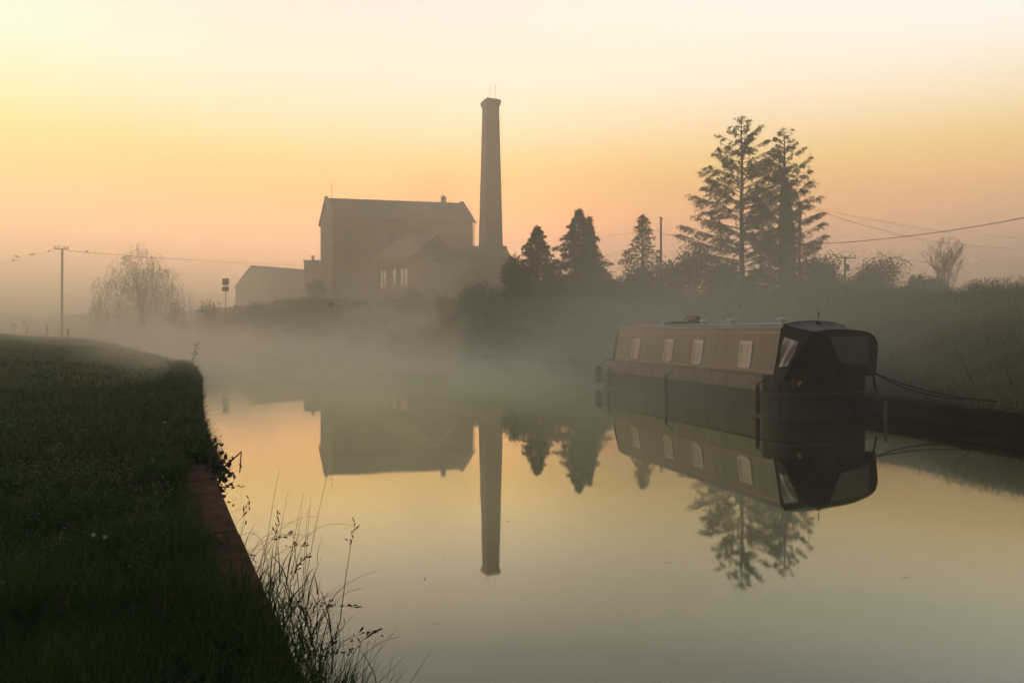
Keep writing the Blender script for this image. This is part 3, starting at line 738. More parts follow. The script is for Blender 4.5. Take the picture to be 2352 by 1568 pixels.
brg = MB(); g0 = hB + U2 * .36
for s in (0, 1):
    e = np.array((*(g0 + hV * s), 10.2)); t_ = np.array((*(g0 + hV / 2), 13.55)); u3 = np.array((*U2, 0)) * .05
    brg.hexa([e - u3, e + u3, t_ + u3, t_ - u3, e - u3 + (0, 0, .3), e + u3 + (0, 0, .3), t_ + u3 + (0, 0, .3), t_ - u3 + (0, 0, .3)])
brg.build('bargeboard', M['render_w'], house)

# barn and the little lean-to building left of the mill
bA = P(616, 690, 122)[:2]; bL = P(541, 690, 124)[:2]; bV = bL - bA
barn = thing('barn', 'low pale-gabled barn left of the mill, half lost in mist', 'barn', (*bA, BZ))
bB = P(735, 690, 131)[:2]
gable_house(barn, bA, bB, bV, 8.6, 12.4, BZ, M['render_w'], M['slate'], .2)
lt = thing('outbuilding', 'small flat-topped outbuilding with a stub chimney against the mill', 'building', (*P(722, 690, 118)[:2], BZ))
c = P(722, 602, 118); zz = c[2]
MB().box((c[0], 118, (zz + BZ) / 2), (2.4, 4, zz - BZ)).build('wall', M['brick'], lt)
MB().box((c[0], 118, zz + .09), (2.7, 4.3, .18)).build('roof', M['slate'], lt)
MB().box((c[0] - .1, 117.5, zz + .55), (.4, .4, .8)).box((c[0] - .1, 117.5, zz + 1.0), (.5, .5, .12)).build('chimney', M['brick'], lt)

# parked car before the mill
carp = P(805, 700, 88); carp[2] = ground_z([carp[:2]])[0][0]
car = thing('parked_car', 'dark parked car showing its roof over the bank before the mill', 'car', carp, math.radians(15))
def loft_car(rows, nm, mat): return MB().loft(rows, True).build(nm, mat, car, space='local', smooth=False)
sec = lambda x, w, z0, z1: [(x, -w, z0), (x, w, z0), (x, w, z1), (x, -w, z1)]
m = MB(); m.loft([sec(-2.0, .75, .35, .8), sec(-1.8, .82, .25, .9), sec(-.9, .85, .22, .98), sec(1.5, .85, .22, .98), sec(1.95, .8, .3, .85), sec(2.05, .7, .4, .7)], True)
m.f += [(3, 2, 1, 0), (20, 21, 22, 23)]
m.build('body', material('car_paint', (.05, .06, .055), .25, .6), car, space='local')
m = MB(); m.loft([sec(-.95, .8, .97, .99), sec(-.3, .68, .97, 1.43), sec(.9, .68, .97, 1.45), sec(1.6, .78, .97, 1.0)], True); m.build('cabin_glass', M['glass'], car, space='local')
MB().box((.3, 0, 1.47), (1.25, 1.36, .05)).build('roof', bpy.data.materials['car_paint'], car, space='local')
for x in (-1.25, 1.25):
    for y in (-.78, .78): MB().tube([(x, y - .1, .31), (x, y + .1, .31)], .31, 14).build('wheel', M['wire'], car, space='local')

# road sign on the bank
sp_ = P(518, 690, 60); sp_[2] = ground_z([sp_[:2]])[0][0]
sign = thing('road_sign', 'back of a two-board road sign on a post among brambles', 'sign', sp_)
zt = P(518, 639, 60)[2]; zm = P(518, 655, 60)[2]; zq = P(518, 658, 60)[2]; zl = P(518, 669, 60)[2]
MB().tube([(sp_[0], 60.04, sp_[2] - .1), (sp_[0], 60.04, zt - .05)], .04, 8).build('post', M['metal'], sign)
MB().box((sp_[0], 60, (zt + zm) / 2), (.56, .03, zt - zm)).build('board', M['metal'], sign)
MB().box((sp_[0], 60, (zq + zl) / 2), (.58, .03, zq - zl)).build('board', M['metal'], sign)

# ------------------------------------------------------------------ poles, wires, birds
def pole(name, label, px, ytop, Y, rad, lean=0.0, arm=None, extra=None):
    top = P(px, ytop, Y); b = np.array((P(px + lean, ytop, Y)[0], Y, 0)); b[2] = ground_z([b[:2]])[0][0] - .1
    root = thing(name, label, 'utility pole', b)
    MB().tube([b, b * .5 + top * .5, top], [rad * 1.15, rad * 1.05, rad * .9], 10).build('pole', M['wood'], root, smooth=True)
    if arm:
        w, dz, slope = arm; m = MB(); ins = MB(); c = top + np.array((0, -.12, -dz))
        m.hexa([c + np.array((s * w, d, s * slope + z)) for z in (-.06, .06) for s, d in ((-1, -.05), (1, -.05), (1, .05), (-1, .05))])
        m.build('crossarm', M['wood'], root)
        for s in (-.95, -.45, .45, .95):
            q = c + np.array((s * w, 0, s * slope + .06))
            MB().lathe(q, [(.03, 0), (.03, .1), (.09, .12), (.09, .2), (.05, .26)], 8).build('insulator', M['render_w'], root)
    return root, top
poleL, pLt = pole('telegraph_pole', 'misty wooden pole with a crossarm and insulators at far left', 143, 570, 75, .12, -1, (.75, .12, -.05))
pole1, p1t = pole('telegraph_pole', 'plain wooden pole beside the see-through conifer', 1518, 505, 60, .10)
pole2, p2t = pole('telegraph_pole', 'wooden pole rising through the right branches of the ivy-clad fir', 1838, 463, 48, .10, -5)
pole3, p3t = pole('telegraph_pole', 'short pole with crossarm, insulators and a transformer right of the firs', 1941, 588, 66, .11, 0, (.95, .2, .0))
MB().lathe(p3t + np.array((0, -.35, -1.5)), [(.22, 0), (.24, .05), (.24, .6), (.2, .68)], 12).build('transformer', M['metal'], pole3)
m = MB()
for s in (-1, 1): m.tube([p3t + np.array((s * .9, -.12, .05)), p3t + np.array((s * .5, -.12, .45)), p3t + np.array((0, -.1, .3))], .015, 4)
m.build('jumper_wire', M['wire'], pole3)

def wire(label, pts, rad, grp='overhead wires'):
    p = np.array([P(*q) for q in pts]); p = smooth_line(p, 1.2)
    o = MB().tube(p, rad, 4).build('overhead_wire', M['wire'], None); return tag(o, label, 'wire', grp)
wire('thick dark cable from the plain pole past the firs to the right edge', [(1519, 537, 60), (1690, 558, 53), (1895, 559, 46), (2120, 538, 40), (2352, 500, 34), (2600, 440, 28)], .022)
wire('thin wire from the plain pole down to the left behind the conifers', [(1518, 535, 60), (1460, 567, 70), (1402, 585, 80), (1300, 605, 95)], .016)
wire('faint wire running level behind the pointed conifers to the mill', [(1518, 528, 60), (1400, 541, 75), (1290, 552, 90), (1158, 558, 106)], .014)
wire('upper wire from the pole among the firs falling to the right edge', [(1838, 466, 48), (1895, 483, 49), (2010, 505, 52), (2180, 533, 56), (2352, 545, 60), (2600, 550, 66)], .012)
wire('lower wire from the pole among the firs sagging to the right edge', [(1838, 469, 48), (1895, 490, 48), (2010, 524, 50), (2150, 555, 53), (2352, 573, 57), (2600, 578, 62)], .016)
wire('level wire from the transformer pole behind the bare tree', [(1944, 592, 66), (2100, 600, 64), (2352, 612, 60), (2600, 620, 57)], .014)
wire('wire rising to the right edge above the bank-top bushes', [(2250, 612, 62), (2352, 592, 55), (2500, 562, 48)], .01)
wire('long wire from the misty crossarm pole to the barn', [(160, 576, 75), (330, 590, 84), (520, 601, 100), (702, 610, 126)], .022)
wire('nearer faint wire leaving the misty crossarm pole leftward', [(128, 576, 75), (60, 588, 68), (-20, 597, 62), (-150, 606, 54)], .008)
wire('further faint wire leaving the misty crossarm pole leftward', [(150, 578, 75), (70, 595, 70), (-20, 604, 66), (-150, 612, 60)], .008)
def bird(label, px, py, Y, rz, s=1.0, grp='birds perched on the wires'):
    p = P(px, py, Y); root = thing('bird', label, 'bird', p, rz, grp)
    pr = [(-.11, .02, .012), (-.075, .05, .04), (-.02, .085, .058), (.03, .11, .055), (.065, .135, .04), (.085, .15, .034), (.105, .15, .022), (.12, .145, .008)]
    MB().tube([(x * s, 0, z * s) for x, z, _ in pr], [r * s for _, _, r in pr], 8).build('body', M['wire'], root, space='local', smooth=True)
    MB().hexa([(x * s, y * s, z * s) for z in (0, .012) for x, y in ((-.2, -.025), (-.08, -.02), (-.08, .02), (-.2, .025))]).build('tail', M['wire'], root, space='local')
    return root
bird('bird perched on the wire just right of the misty crossarm pole', 199, 580, 76.5, 0, 1.5)
bird('bird sitting on top of the plain wooden pole', 1518, 505, 60, 2.6, 1.6)
for k, (px, py, Y, lab) in enumerate(((113, 578.5, 73, 'bird on the nearer faint wire, closest to the crossarm pole'), (77, 585.5, 69.7, 'bird midway along the nearer faint wire, right one of a pair'),
                                      (70, 586.5, 69, 'bird midway along the nearer faint wire, left one of a pair'), (38, 591, 66.5, 'bird on the nearer faint wire close to the left edge'),
                                      (30, 600, 68.8, 'lone bird on the further faint wire near the left edge'))):
    bird(lab, px, py, Y, k * 1.3, 1.2)

# ------------------------------------------------------------------ the narrowboat (local: x towards the stern, y across, z up from the water)
BU, BV, BO = np.array((.365, -.931)), np.array((.931, .365)), np.array((4.56, 13.5))
boat = thing('narrowboat', 'moored canal narrowboat with four side windows and black stern canopy', 'boat', (*BO, 0), math.atan2(-.931, .365))
def b_world(u, v): return BO + u * BU + v * BV
def b_local(p): return to_local(np.asarray(p)[None], boat)[0]
VC = 1.0; BW = 1.08
def half(u):
    if u < -5.0: f = min(1, (-5.0 - u) / 1.45); return BW * max(0, 1 - f ** 2.3) ** .62
    if u > .7: f = min(1, (u - .7) / .68); return BW * max(0, 1 - f ** 3.2) ** .42
    return BW
us = np.concatenate([-6.45 + 1.45 * (1 - np.cos(np.linspace(0, np.pi / 2, 14))), np.linspace(-4.9, .65, 12), .7 + .68 * np.sin(np.linspace(0, np.pi / 2, 14))])
def outline(shrink=0.0, flare=0.0):
    l = [(u, VC - max(.0, half(u) - shrink)) for u in us]; r = [(u, VC + max(.0, half(u) - shrink)) for u in us[::-1]]
    return l + r
def ztop_(u): return .60 + .14 * np.clip((-5.3 - u) / 1.2, 0, 1) if u < -5.12 else .77
paint_low = material('hull_black', (.075, .066, .056), .35, .5, col2=(.13, .10, .083), scale=2.0, detail=8, stretch=(2.5, 1, .7), bump=.08)
paint_up = material('hull_grey_green', (.34, .33, .26), .4, .5, col2=(.22, .205, .16), scale=2.2, detail=8, stretch=(3, 1, .5), bump=.05)
paint_stern = material('stern_black', (.018, .02, .018), .5, .4, col2=(.026, .026, .024), scale=3)
paint_cab = material('cabin_paint', (.36, .325, .26), .38, .5, col2=(.29, .255, .20), scale=1.4, detail=8, stretch=(3, 1, .35), bump=.08)
paint_roof = material('roof_paint', (.52, .51, .50), .4, .4, col2=(.42, .42, .42), scale=3)
cream = material('cream_line', (.55, .43, .22), .5, .4)
alu = material('window_frame_metal', (.86, .82, .75), .4, .5)
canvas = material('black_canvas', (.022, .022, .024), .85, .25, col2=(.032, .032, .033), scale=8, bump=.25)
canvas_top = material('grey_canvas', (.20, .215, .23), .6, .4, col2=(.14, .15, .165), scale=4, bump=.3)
vinyl = material('clear_vinyl', (.55, .50, .47), .25, .6, col2=(.38, .36, .35), scale=5, bump=.5)
vinyl_d = material('dark_vinyl', (.17, .17, .20), .2, .6, col2=(.13, .13, .155), scale=4, bump=.35)
m = MB(); o0, o1 = outline(.06), outline(0)
m.loft([[(x, y, -.4) for x, y in o0], [(x, y, 0) for x, y in o1], [(x, y, .45) for x, y in o1]], True); m.build('hull', paint_low, boat, space='local')
n = len(o1); sel = [i for i in range(n) if o1[i][0] > .6]; fw = [i for i in range(n) if o1[i][0] < .68]; kf = max(i for i in fw if i < n // 2)
fl, frt = [o1[i] for i in fw if i < n // 2], [o1[i] for i in fw if i >= n // 2]
m = MB(); m.loft([[(x, y, .45) for x, y in frt + fl], [(x, y, ztop_(x)) for x, y in frt + fl]]); k0 = len(frt + fl)
m.f.append(tuple(range(k0, 2 * k0))); m.build('upper_strake', paint_up, boat, space='local')
sel = [i for i in range(n) if kf <= i <= n - 1 - kf]; so_ = [o1[i] for i in sel]
m = MB(); m.loft([[(x + (.003 if x > .7 else 0), y, z_) for x, y in so_] for z_ in (.44, .77)]); m.f.append(tuple(range(len(so_), 2 * len(so_)))); m.build('stern_counter', paint_stern, boat, space='local')
m = MB(); so_ = [(x + .004, y) for x, y in so_ if x > .72]; m.loft([[(x, y, z_) for x, y in so_] for z_ in (.0, .2, .44)]); m.build('stern_swim', paint_stern, boat, space='local')
m = MB()
for z, r_ in ((.455, .022), (.20, .014)):
    pts = [(x, y, z) for x, y in outline(-.012)]; m.tube(pts if z > .3 else pts[2:14], r_, 5, False)
pts = [(x, y, ztop_(x) + .012) for x, y in outline(-.004) if x < -5.1]; k = len(pts) // 2
m.tube(pts[:k], .02, 5); m.tube(pts[k:], .02, 5)
m.build('rubbing_strake', paint_low, boat, space='local')
sheer = lambda u: .007 * (u - .94)
CS = [(0, .775), (.13, 1.66), (.17, 1.70), (.5, 1.745), (.92, 1.765), (1.34, 1.745), (1.67, 1.70), (1.71, 1.66), (1.84, .775)]
m = MB(); uu = np.linspace(-5.0, .94, 8)
m.loft([[(u, v, z + (sheer(u) if z > 1 else 0)) for v, z in CS[:2]] for u in uu]); m.loft([[(u, v, z + (sheer(u) if z > 1 else 0)) for v, z in CS[-2:]] for u in uu])
m.add([(-5.0, v, z + (sheer(-5) if z > 1 else 0)) for v, z in CS], [tuple(range(9))]); m.add([(.94, v, z) for v, z in CS], [tuple(range(9))[::-1]])
m.build('cabin', paint_cab, boat, space='local')
m = MB(); m.loft([[(u, v + (-.012 if i == 0 else .012 if i == 6 else 0), z + sheer(u) + (.0 if i in (0, 6) else .004)) for i, (v, z) in enumerate(CS[1:-1])] for u in uu]); m.build('roof', paint_roof, boat, space='local', smooth=True)
m = MB()
for v in (.185, 1.655): m.tube([(u, v, 1.722 + sheer(u)) for u in np.linspace(-4.9, .9, 9)], .017, 6)
m.build('handrail', paint_roof, boat, space='local')
def on_side(u, z, n=0.0):   # point on the left cabin side, n = how far proud
    f = (z - .775) / (1.66 - .775); v = f * .13
    return (u, v - n * .989, z - n * .145 + (sheer(u) * f))
m = MB()
for z0, z1 in ((1.565, 1.592), (.83, .855)):
    for a, b_ in zip(uu[:-1], uu[1:]):
        m.hexa([on_side(a, z0, .0), on_side(b_, z0, .0), on_side(b_, z0, .004), on_side(a, z0, .004), on_side(a, z1, .0), on_side(b_, z1, .0), on_side(b_, z1, .004), on_side(a, z1, .004)])
for u0 in (-4.97, .90):
    m.hexa([on_side(u0, .855, 0), on_side(u0 + .02, .855, 0), on_side(u0 + .02, .855, .004), on_side(u0, .855, .004), on_side(u0, 1.565, 0), on_side(u0 + .02, 1.565, 0), on_side(u0 + .02, 1.565, .004), on_side(u0, 1.565, .004)])
m.build('coach_line', cream, boat, space='local')
m = MB(); m.tube([(u, -.012, .79) for u in (-5, .94)], .02, 6); m.build('gunwale_moulding', paint_up, boat, space='local')
def boat_window(uc, w, z0=.87, z1=1.405):
    fr = MB(); out_, inn = [], []
    def ring(mg, sq_, rb):
        pts = []
        a0, a1, b0, b1 = uc - w / 2 + mg, uc + w / 2 - mg, z0 + mg * 1.35, z1 - mg * 1.5
        pts += [(a0, b1), (a1, b1)]
        for k in range(6): t_ = k / 5 * math.pi / 2; pts.append((a1 - rb + rb * math.cos(t_), b0 + rb - rb * math.sin(t_)))
        for k in range(6): t_ = k / 5 * math.pi / 2; pts.append((a0 + rb - rb * math.sin(t_), b0 + rb - rb * math.cos(t_)))
        return pts
    O, I = ring(0, 0, .09), ring(.042, 0, .05)
    fr.loft([[on_side(u, z, .002) for u, z in O], [on_side(u, z, .018) for u, z in O], [on_side(u, z, .018) for u, z in I], [on_side(u, z, -.012) for u, z in I]], True)
    f = fr.build('window', alu, boat, space='local')
    g = MB(); n_ = len(I); g.add([on_side(u, z, .004) for u, z in I], [tuple(range(n_))[::-1]]); g.build('pane', glass_boat, f, space='local')
    s_ = MB()
    for du in (-.28, -.2, .2, .28): s_.lathe(on_side(uc + du * w, z0 + .028, .02), [(.006, -.002), (.006, .004)], 6)
    s_.build('screws', paint_low, f, space='local')
glass_boat = material('sky_sheen_glass', (.62, .58, .48), .08, .8, col2=(.70, .63, .50), scale=3)  # pale colour stands in for sky reflected in the panes
for uc, w in ((-4.03, .345), (-2.60, .345), (-1.50, .345), (.02, .36)): boat_window(uc, w)
m = MB(); r_ = random.Random(4)
for u0 in np.linspace(-3.72, -2.8, 17):
    z0 = 1.0 + .12 * math.sin(u0 * 9) + r_.uniform(-.05, .05); z1 = z0 + r_.uniform(.06, .2)
    m.hexa([on_side(u0, z0, 0), on_side(u0 + .008, z0, 0), on_side(u0 + .008, z0, .002), on_side(u0, z0, .002), on_side(u0 + .02, z1, 0), on_side(u0 + .028, z1, 0), on_side(u0 + .028, z1, .002), on_side(u0 + .02, z1, .002)])
m.build('faded_marks', material('faded_mark', (.43, .39, .32), .6, .3), boat, space='local', label='faint worn strokes on the cabin side')
m = MB()
for u0 in (-3.4, -1.0): m.box((u0, VC - BW - .002, .22), (.012, .008, .44))
m.build('weld_seam', paint_low, boat, space='local')
# bow cover
m = MB(); fr_ = [(-5.02, v, z + sheer(-5)) for v, z in CS]; nb = len(fr_)
mid_ = [(-5.5, VC + (v - VC) * .82, .62 + (z - .775) * .72) for v, z in CS]; bow_ = [(-5.85, VC + (v - VC) * .55, .64 + (z - .775) * .12) for v, z in CS]
m.loft([fr_, mid_, bow_]); m.f.append(tuple(range(2 * nb, 3 * nb))); m.build('bow_cover', material('green_canvas', (.045, .055, .05), .85, .2, bump=.3, scale=5), boat, space='local')
# stern canopy
def Yb(px): return 12.2 + np.clip(px - 1850, -30, 170) * (1.02 / 163)
arch = np.array([b_local(P(px, py, Yb(px))) for px, py in ((1801, 872), (1815, 846), (1833, 812), (1846, 788), (1862, 769), (1877, 761.5), (1897, 758), (1932, 756.8), (1967, 759), (1993, 763.5), (2007, 771), (2014, 785), (2015, 803), (2012, 829), (2010, 862))])
def resample(p, n):
    s = np.r_[0, np.cumsum(np.linalg.norm(np.diff(p, axis=0), axis=1))]; t_ = np.linspace(0, s[-1], n); return np.stack([np.interp(t_, s, p[:, a]) for a in range(3)], 1)
cab = np.array([(.90, -.05, .71), (.92, .05, 1.25), (.93, .115, 1.665), (.94, .18, 1.725), (.94, .5, 1.772), (.94, .92, 1.79), (.94, 1.34, 1.765), (.94, 1.64, 1.69), (.94, 1.71, 1.62), (.93, 1.79, 1.2), (.90, 1.88, .71)])
def split(p, i, j, na, nb_, nc): return np.concatenate([resample(p[:i + 1], na)[:-1], resample(p[i:j + 1], nb_)[:-1], resample(p[j:], nc)])
cabS, archS = split(cab, 3, 7, 9, 13, 9), split(arch, 5, 9, 9, 13, 9)
def between(f, bulge=.03):
    q = cabS * (1 - f) + archS * f; q = q.copy(); q[:, 2] -= .035 * math.sin(math.pi * f) * np.exp(-((np.arange(len(q)) - 14) / 6.) ** 2) ; return q
fs = np.linspace(0, 1, 9); rows = [between(f) for f in fs]
m = MB(); m.loft([[tuple(p) for p in r[:9]] for r in rows]); m.loft([[tuple(p) for p in r[20:]] for r in rows]); m.f += []
cn = arch.mean(0); m.add([tuple(p) for p in archS] + [tuple(cn + np.array((.05, 0, -.1)))], [(i, i + 1, len(archS)) for i in range(len(archS) - 1)] + [(len(archS) - 1, 0, len(archS))])
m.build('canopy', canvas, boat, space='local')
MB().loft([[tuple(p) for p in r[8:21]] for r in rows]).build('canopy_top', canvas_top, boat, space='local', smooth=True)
m = MB(); m.tube(archS, .014, 6); m.tube(cabS + np.array((-.004, 0, 0)), .012, 6); m.build('canopy_piping', canvas, boat, space='local')
def panel(name, mat, pxs, depth, off, wr=0.0):
    """clear panel in the canvas, following it a little proud; pxs four corners clockwise from top left"""
    c = [b_local(P(px, py, depth(px, py))) for px, py in pxs]; n_ = 12; rows = []
    for i in range(n_):
        f = i / (n_ - 1); row = []
        for j in range(n_):
            g = j / (n_ - 1); p = (c[0] * (1 - g) + c[1] * g) * (1 - f) + (c[3] * (1 - g) + c[2] * g) * f
            row.append(p + off * (1 + wr * math.sin(9 * g + 5 * f) * math.sin(math.pi * f)))
        rows.append([tuple(p) for p in row])
    return MB().loft(rows).build(name, mat, boat, space='local', smooth=True)
offL = np.array((.05, -.125, .02)); offR = np.array((.06, -.01, 0))
panel('side_window', vinyl, ((1809, 776), (1842, 787), (1817, 842), (1796, 845)), lambda px, py: 12.58 - (px - 1788) * (.40 / 60) - (py - 776) * .0022, offL * 1.0, .3)
panel('rear_window', vinyl_d, ((1900, 773), (1990, 772), (1991, 837), (1927, 834)), lambda px, py: Yb(px) - .02, offR)
m = MB()
for px, py in ((1775, 874), (1793, 875), (1822, 870), (1850, 868), (1873, 866), (1899, 864), (1912, 862)):
    m.lathe(b_local(P(px, py, (12.55 if px < 1800 else Yb(px)) - .09)), [(.004, -.006), (.011, -.003), (.011, .003), (.004, .006)], 8)
m.build('studs', alu, boat, space='local')
# red, cream and blue diamonds painted on the stern
for (px0, col_, nm) in ((1864, (.25, .03, .025), 'red'), (1877, (.55, .50, .36), 'cream'), (1890, (.03, .035, .12), 'blue')):
    d_ = [b_local(P(px, py, 12.02)) for px, py in ((px0 - 7, 885), (px0 + 1, 875), (px0 + 7, 881), (px0 - 1, 894))]
    q_ = []
    for p in d_:
        v_ = p[1]; u_ = .7 + .68 * (max(0, 1 - (abs(v_ - VC) / BW) ** (1 / .42))) ** (1 / 3.2); q_.append(np.array((u_ + .006, v_, min(p[2], .74))))
    MB().slab(q_, (.004, -.002, 0)).build('painted_diamond', material('diamond_' + nm, col_, .5, .4), boat, space='local', label=nm + ' painted diamond on the stern')
m = MB(); q = b_local(P(1880, 742, 12.9)); m.lathe(q, [(.06, -.02), (.05, .01), (.02, .03), (.012, .04)], 10)
m.tube([q + (0, 0, .08), q + (-.03, .02, .16), q + (-.02, .03, .24)], .006, 4); m.tube([q + (0, 0, .08), q + (.02, .0, .15), q + (-.01, .01, .22)], .006, 4); m.build('aerial', canvas, boat, space='local')
# stern rail, shackle, tiller post
m = MB(); m.tube([b_local(P(2004, 850, 13.1)), b_local(P(2008, 878, 13.0)), b_local(P(2013, 905, 13.0))], .02, 6); m.tube([b_local(P(1924, 858, 12.5)), b_local(P(1930, 852, 12.5)), b_local(P(1937, 858, 12.5))], .008, 5)
m.build('stern_fitting', paint_stern, boat, space='local')
# mushroom vents
for px in (1528, 1617, 1680, 1796):
    k = (px - CX) / F; v = .52; u = (k * (BO[1] + v * BV[1]) - BO[0] - v * BV[0]) / (BU[0] - k * BU[1])
    if 'chrome' not in bpy.data.materials: material('chrome', (.80, .82, .90), .3, .6)
    zr_ = 1.735 + sheer(u)
    vt = MB().lathe((u, v, zr_), [(.062, 0), (.062, .07), (.066, .075)], 14).build('roof_vent', bpy.data.materials['chrome'], boat, space='local')
    MB().lathe((u, v, zr_), [(.09, .068), (.112, .082), (.095, .112), (.05, .13), (.001, .134)], 16).build('vent_cap', bpy.data.materials['chrome'], vt, space='local', smooth=True)

def boat_pt(u, v, z): return np.array((*b_world(u, v), z))
# things lying on the roof
def uof(px, v): k = (px - CX) / F; return (k * (BO[1] + v * BV[1]) - BO[0] - v * BV[0]) / (BU[0] - k * BU[1])
pl = thing('gang_plank', 'dark plank lying on the boat roof between two vents', 'plank', boat_pt(uof(1575, .75), .75, 1.74))
a_, b2 = boat_pt(uof(1540, .72), .72, 1.745), boat_pt(uof(1612, .72), .72, 1.765)
m = MB(); sd2 = np.array((*BV, 0)) * .14; m.hexa([a_ - sd2, b2 - sd2, b2 + sd2, a_ + sd2, a_ - sd2 + (0, 0, .045), b2 - sd2 + (0, 0, .045), b2 + sd2 + (0, 0, .045), a_ + sd2 + (0, 0, .045)])
m.build('board', M['wood'], pl)
bh = thing('boat_pole', 'white and yellow banded pole lying on the boat roof', 'pole', boat_pt(uof(1560, .6), .6, 1.80))
p0, p1 = boat_pt(uof(1540, .55), .55, 1.79), boat_pt(uof(1588, .60), .60, 1.86)
for i in range(8):
    MB().tube([p0 + (p1 - p0) * (i / 8), p0 + (p1 - p0) * ((i + 1) / 8)], .014, 6).build('band', (M['white'], M['wood'], M['white'], cream)[i % 4], bh)
bn = thing('rolled_bundle', 'dull yellow rolled bundle on top of the boat roof plank', 'bundle', boat_pt(uof(1593, .75), .75, 1.80))
ca, cbb = boat_pt(uof(1581, .78), .78, 1.885), boat_pt(uof(1606, .78), .78, 1.865)
yel = material('faded_yellow', (.22, .17, .045), .7, .3, col2=(.12, .09, .03), scale=12)
MB().tube([ca, ca * .97 + cbb * .03, ca * .5 + cbb * .5, cbb * .95 + ca * .05, cbb], [.05, .075, .062, .066, .04], 10).build('roll', yel, bn, smooth=True)
MB().tube([ca + (0, 0, -.09), (ca + cbb) / 2 + (0, 0, -.085), cbb + (0, 0, -.06)], [.03, .035, .03], 8).build('lower_roll', M['wood'], bn)

# fenders and ropes
def fender(label, u, zt, zb, v=-.17, lean=.0, name='fender'):
    top = boat_pt(u + lean, -.085, zt); a = boat_pt(u, v, zt - .10); b_ = boat_pt(u, v, zb)
    f = thing(name, label, 'fender', b_, 0, 'fenders hanging from the boat')
    MB().tube([top, (top + a) / 2 + (0, 0, -.01), a], .012, 5).build('rope', M['wire'], f)
    MB().tube([a, a + (b_ - a) * .08, a + (b_ - a) * .92, b_], [.015, .038, .042, .02], 8).build('tube', material('rubber', (.018, .017, .016), .7, .3) if 'rubber' not in bpy.data.materials else bpy.data.materials['rubber'], f, smooth=True)
fender('slim black fender hanging nearest the bow', -5.0, .66, .08)
fender('slim black fender hanging at the middle of the boat side', -2.38, .66, .02, lean=.12)
fender('slim black fender hanging nearest the stern', .62, .70, .04, lean=.10)
bw = b_world(-5.95, .22); q0 = np.array((*(bw + np.array((-.16, .02))), .1))
f = thing('bow_fender', 'stout black fender hung at the bow end of the boat', 'fender', q0)
MB().tube([q0, q0 + (0, 0, .05), q0 + (0, 0, .42), q0 + (0, 0, .48)], [.05, .1, .1, .05], 10).build('tube', bpy.data.materials['rubber'], f, smooth=True)
MB().tube([q0 + (0, 0, .48), np.array((*b_world(-5.9, .2), .66))], .012, 5).build('rope', M['wire'], f)

def rope(label, a, b_, sag, rad=.013):
    t_ = np.linspace(0, 1, 20)[:, None]; p = a * (1 - t_) + b_ * t_; p[:, 2] -= (sag * 4 * t_ * (1 - t_))[:, 0]
    return tag(MB().tube(p, rad, 5).build('mooring_rope', M['wire']), label, 'rope', 'mooring ropes at the stern')
ra = P(2006, 856, 13.0)
for (px, py, lab, sg) in ((2290, 916, 'upper of the two mooring ropes from the stern to the bank', .10), (2215, 918, 'lower of the two mooring ropes from the stern to the bank', .12)):
    k = 11.5 if px > 2250 else 12.0
    e = P(px, py, k); e[2] = ground_z([e[:2]])[0][0] + .05
    rope(lab, ra, e, sg)
e0 = P(2195, 868, 14.2); e1 = P(2236, 899, 13.0); e1[2] = ground_z([e1[:2]])[0][0]; e0[2] = max(e0[2], ground_z([e0[:2]])[0][0] + .25)
tag(MB().tube([e1, (e0 + e1) / 2, e0], [.025, .02, .015], 6).build('driftwood_stick', M['wood']), 'stick leaning on the grassy bank right of the boat stern', 'stick')
pp = P(2034, 956, 12.15)
tag(MB().tube([(pp[0], pp[1], -.3), (pp[0], pp[1], .1), (pp[0], pp[1], .36)], .03, 8).build('bank_post', M['metal']), 'short pale post in the water beside the stern', 'post')

# ------------------------------------------------------------------ near plants on the left bank
def stem_curve(b, h, az, lean, droop, k=9):
    t_ = np.linspace(0, 1, k); x = h * (lean * t_ + droop * t_ ** 3); z = h * (t_ - .55 * droop * t_ ** 4 - .12 * lean * t_ ** 2)
    return np.stack([b[0] + x * math.cos(az), b[1] + x * math.sin(az), b[2] + z], 1)
def tuft(label, x, y, n, h0, h1, seed, lean=(.05, .35), droop=(0, .3), az=None, heads=4, rad=.0022, grp='tall grass clumps on the near bank', spread=.12, blade=60):
    r = random.Random(seed); z = max(.4, ground_z([(x, y)])[0][0]); root = thing('tall_grass', label, 'grass clump', (x, y, z), 0, grp)
    sm, hd = MB(), MB(); hdn = 0
    for i in range(n):
        b_ = (x + r.gauss(0, spread), y + r.gauss(0, spread), z - .02); a = r.uniform(0, 6.28) if az is None else r.gauss(az, .55)
        h = r.uniform(h0, h1); p = stem_curve(b_, h, a, r.uniform(*lean), r.uniform(*droop))
        sm.tube(p, [rad * (1 - .7 * j / 8) for j in range(9)], 4, False)
        if hdn < heads and r.random() < .6:
            hdn += 1; d = p[-1] - p[-2]; d /= np.linalg.norm(d)
            for k in range(9):
                c = p[-1] - d * .012 * k + np.array((r.gauss(0, .006), r.gauss(0, .006), r.gauss(0, .006)))
                e = c + d * .014 + np.array((r.gauss(0, .008), r.gauss(0, .008), r.gauss(0, .008)))
                hd.tube([c, (c + e) / 2, e], [.001, .0034, .001], 4, False)
    sm.build('stems', M['dry'], root)
    if hdn: hd.build('seed_heads', M['dry'], root)
    m_ = blade; xy = np.stack([x + rng.normal(0, spread * 1.1, m_), y + rng.normal(0, spread * 1.1, m_)], 1)
    quads_obj('blades', blades(xy, np.full(m_, z - .03), rng.uniform(.35, .9, m_) * min(h1, .45) * .6, np.full(m_, .0032), rng.uniform(.2, 1.1, m_), 5), M['grass'], root)
    return root
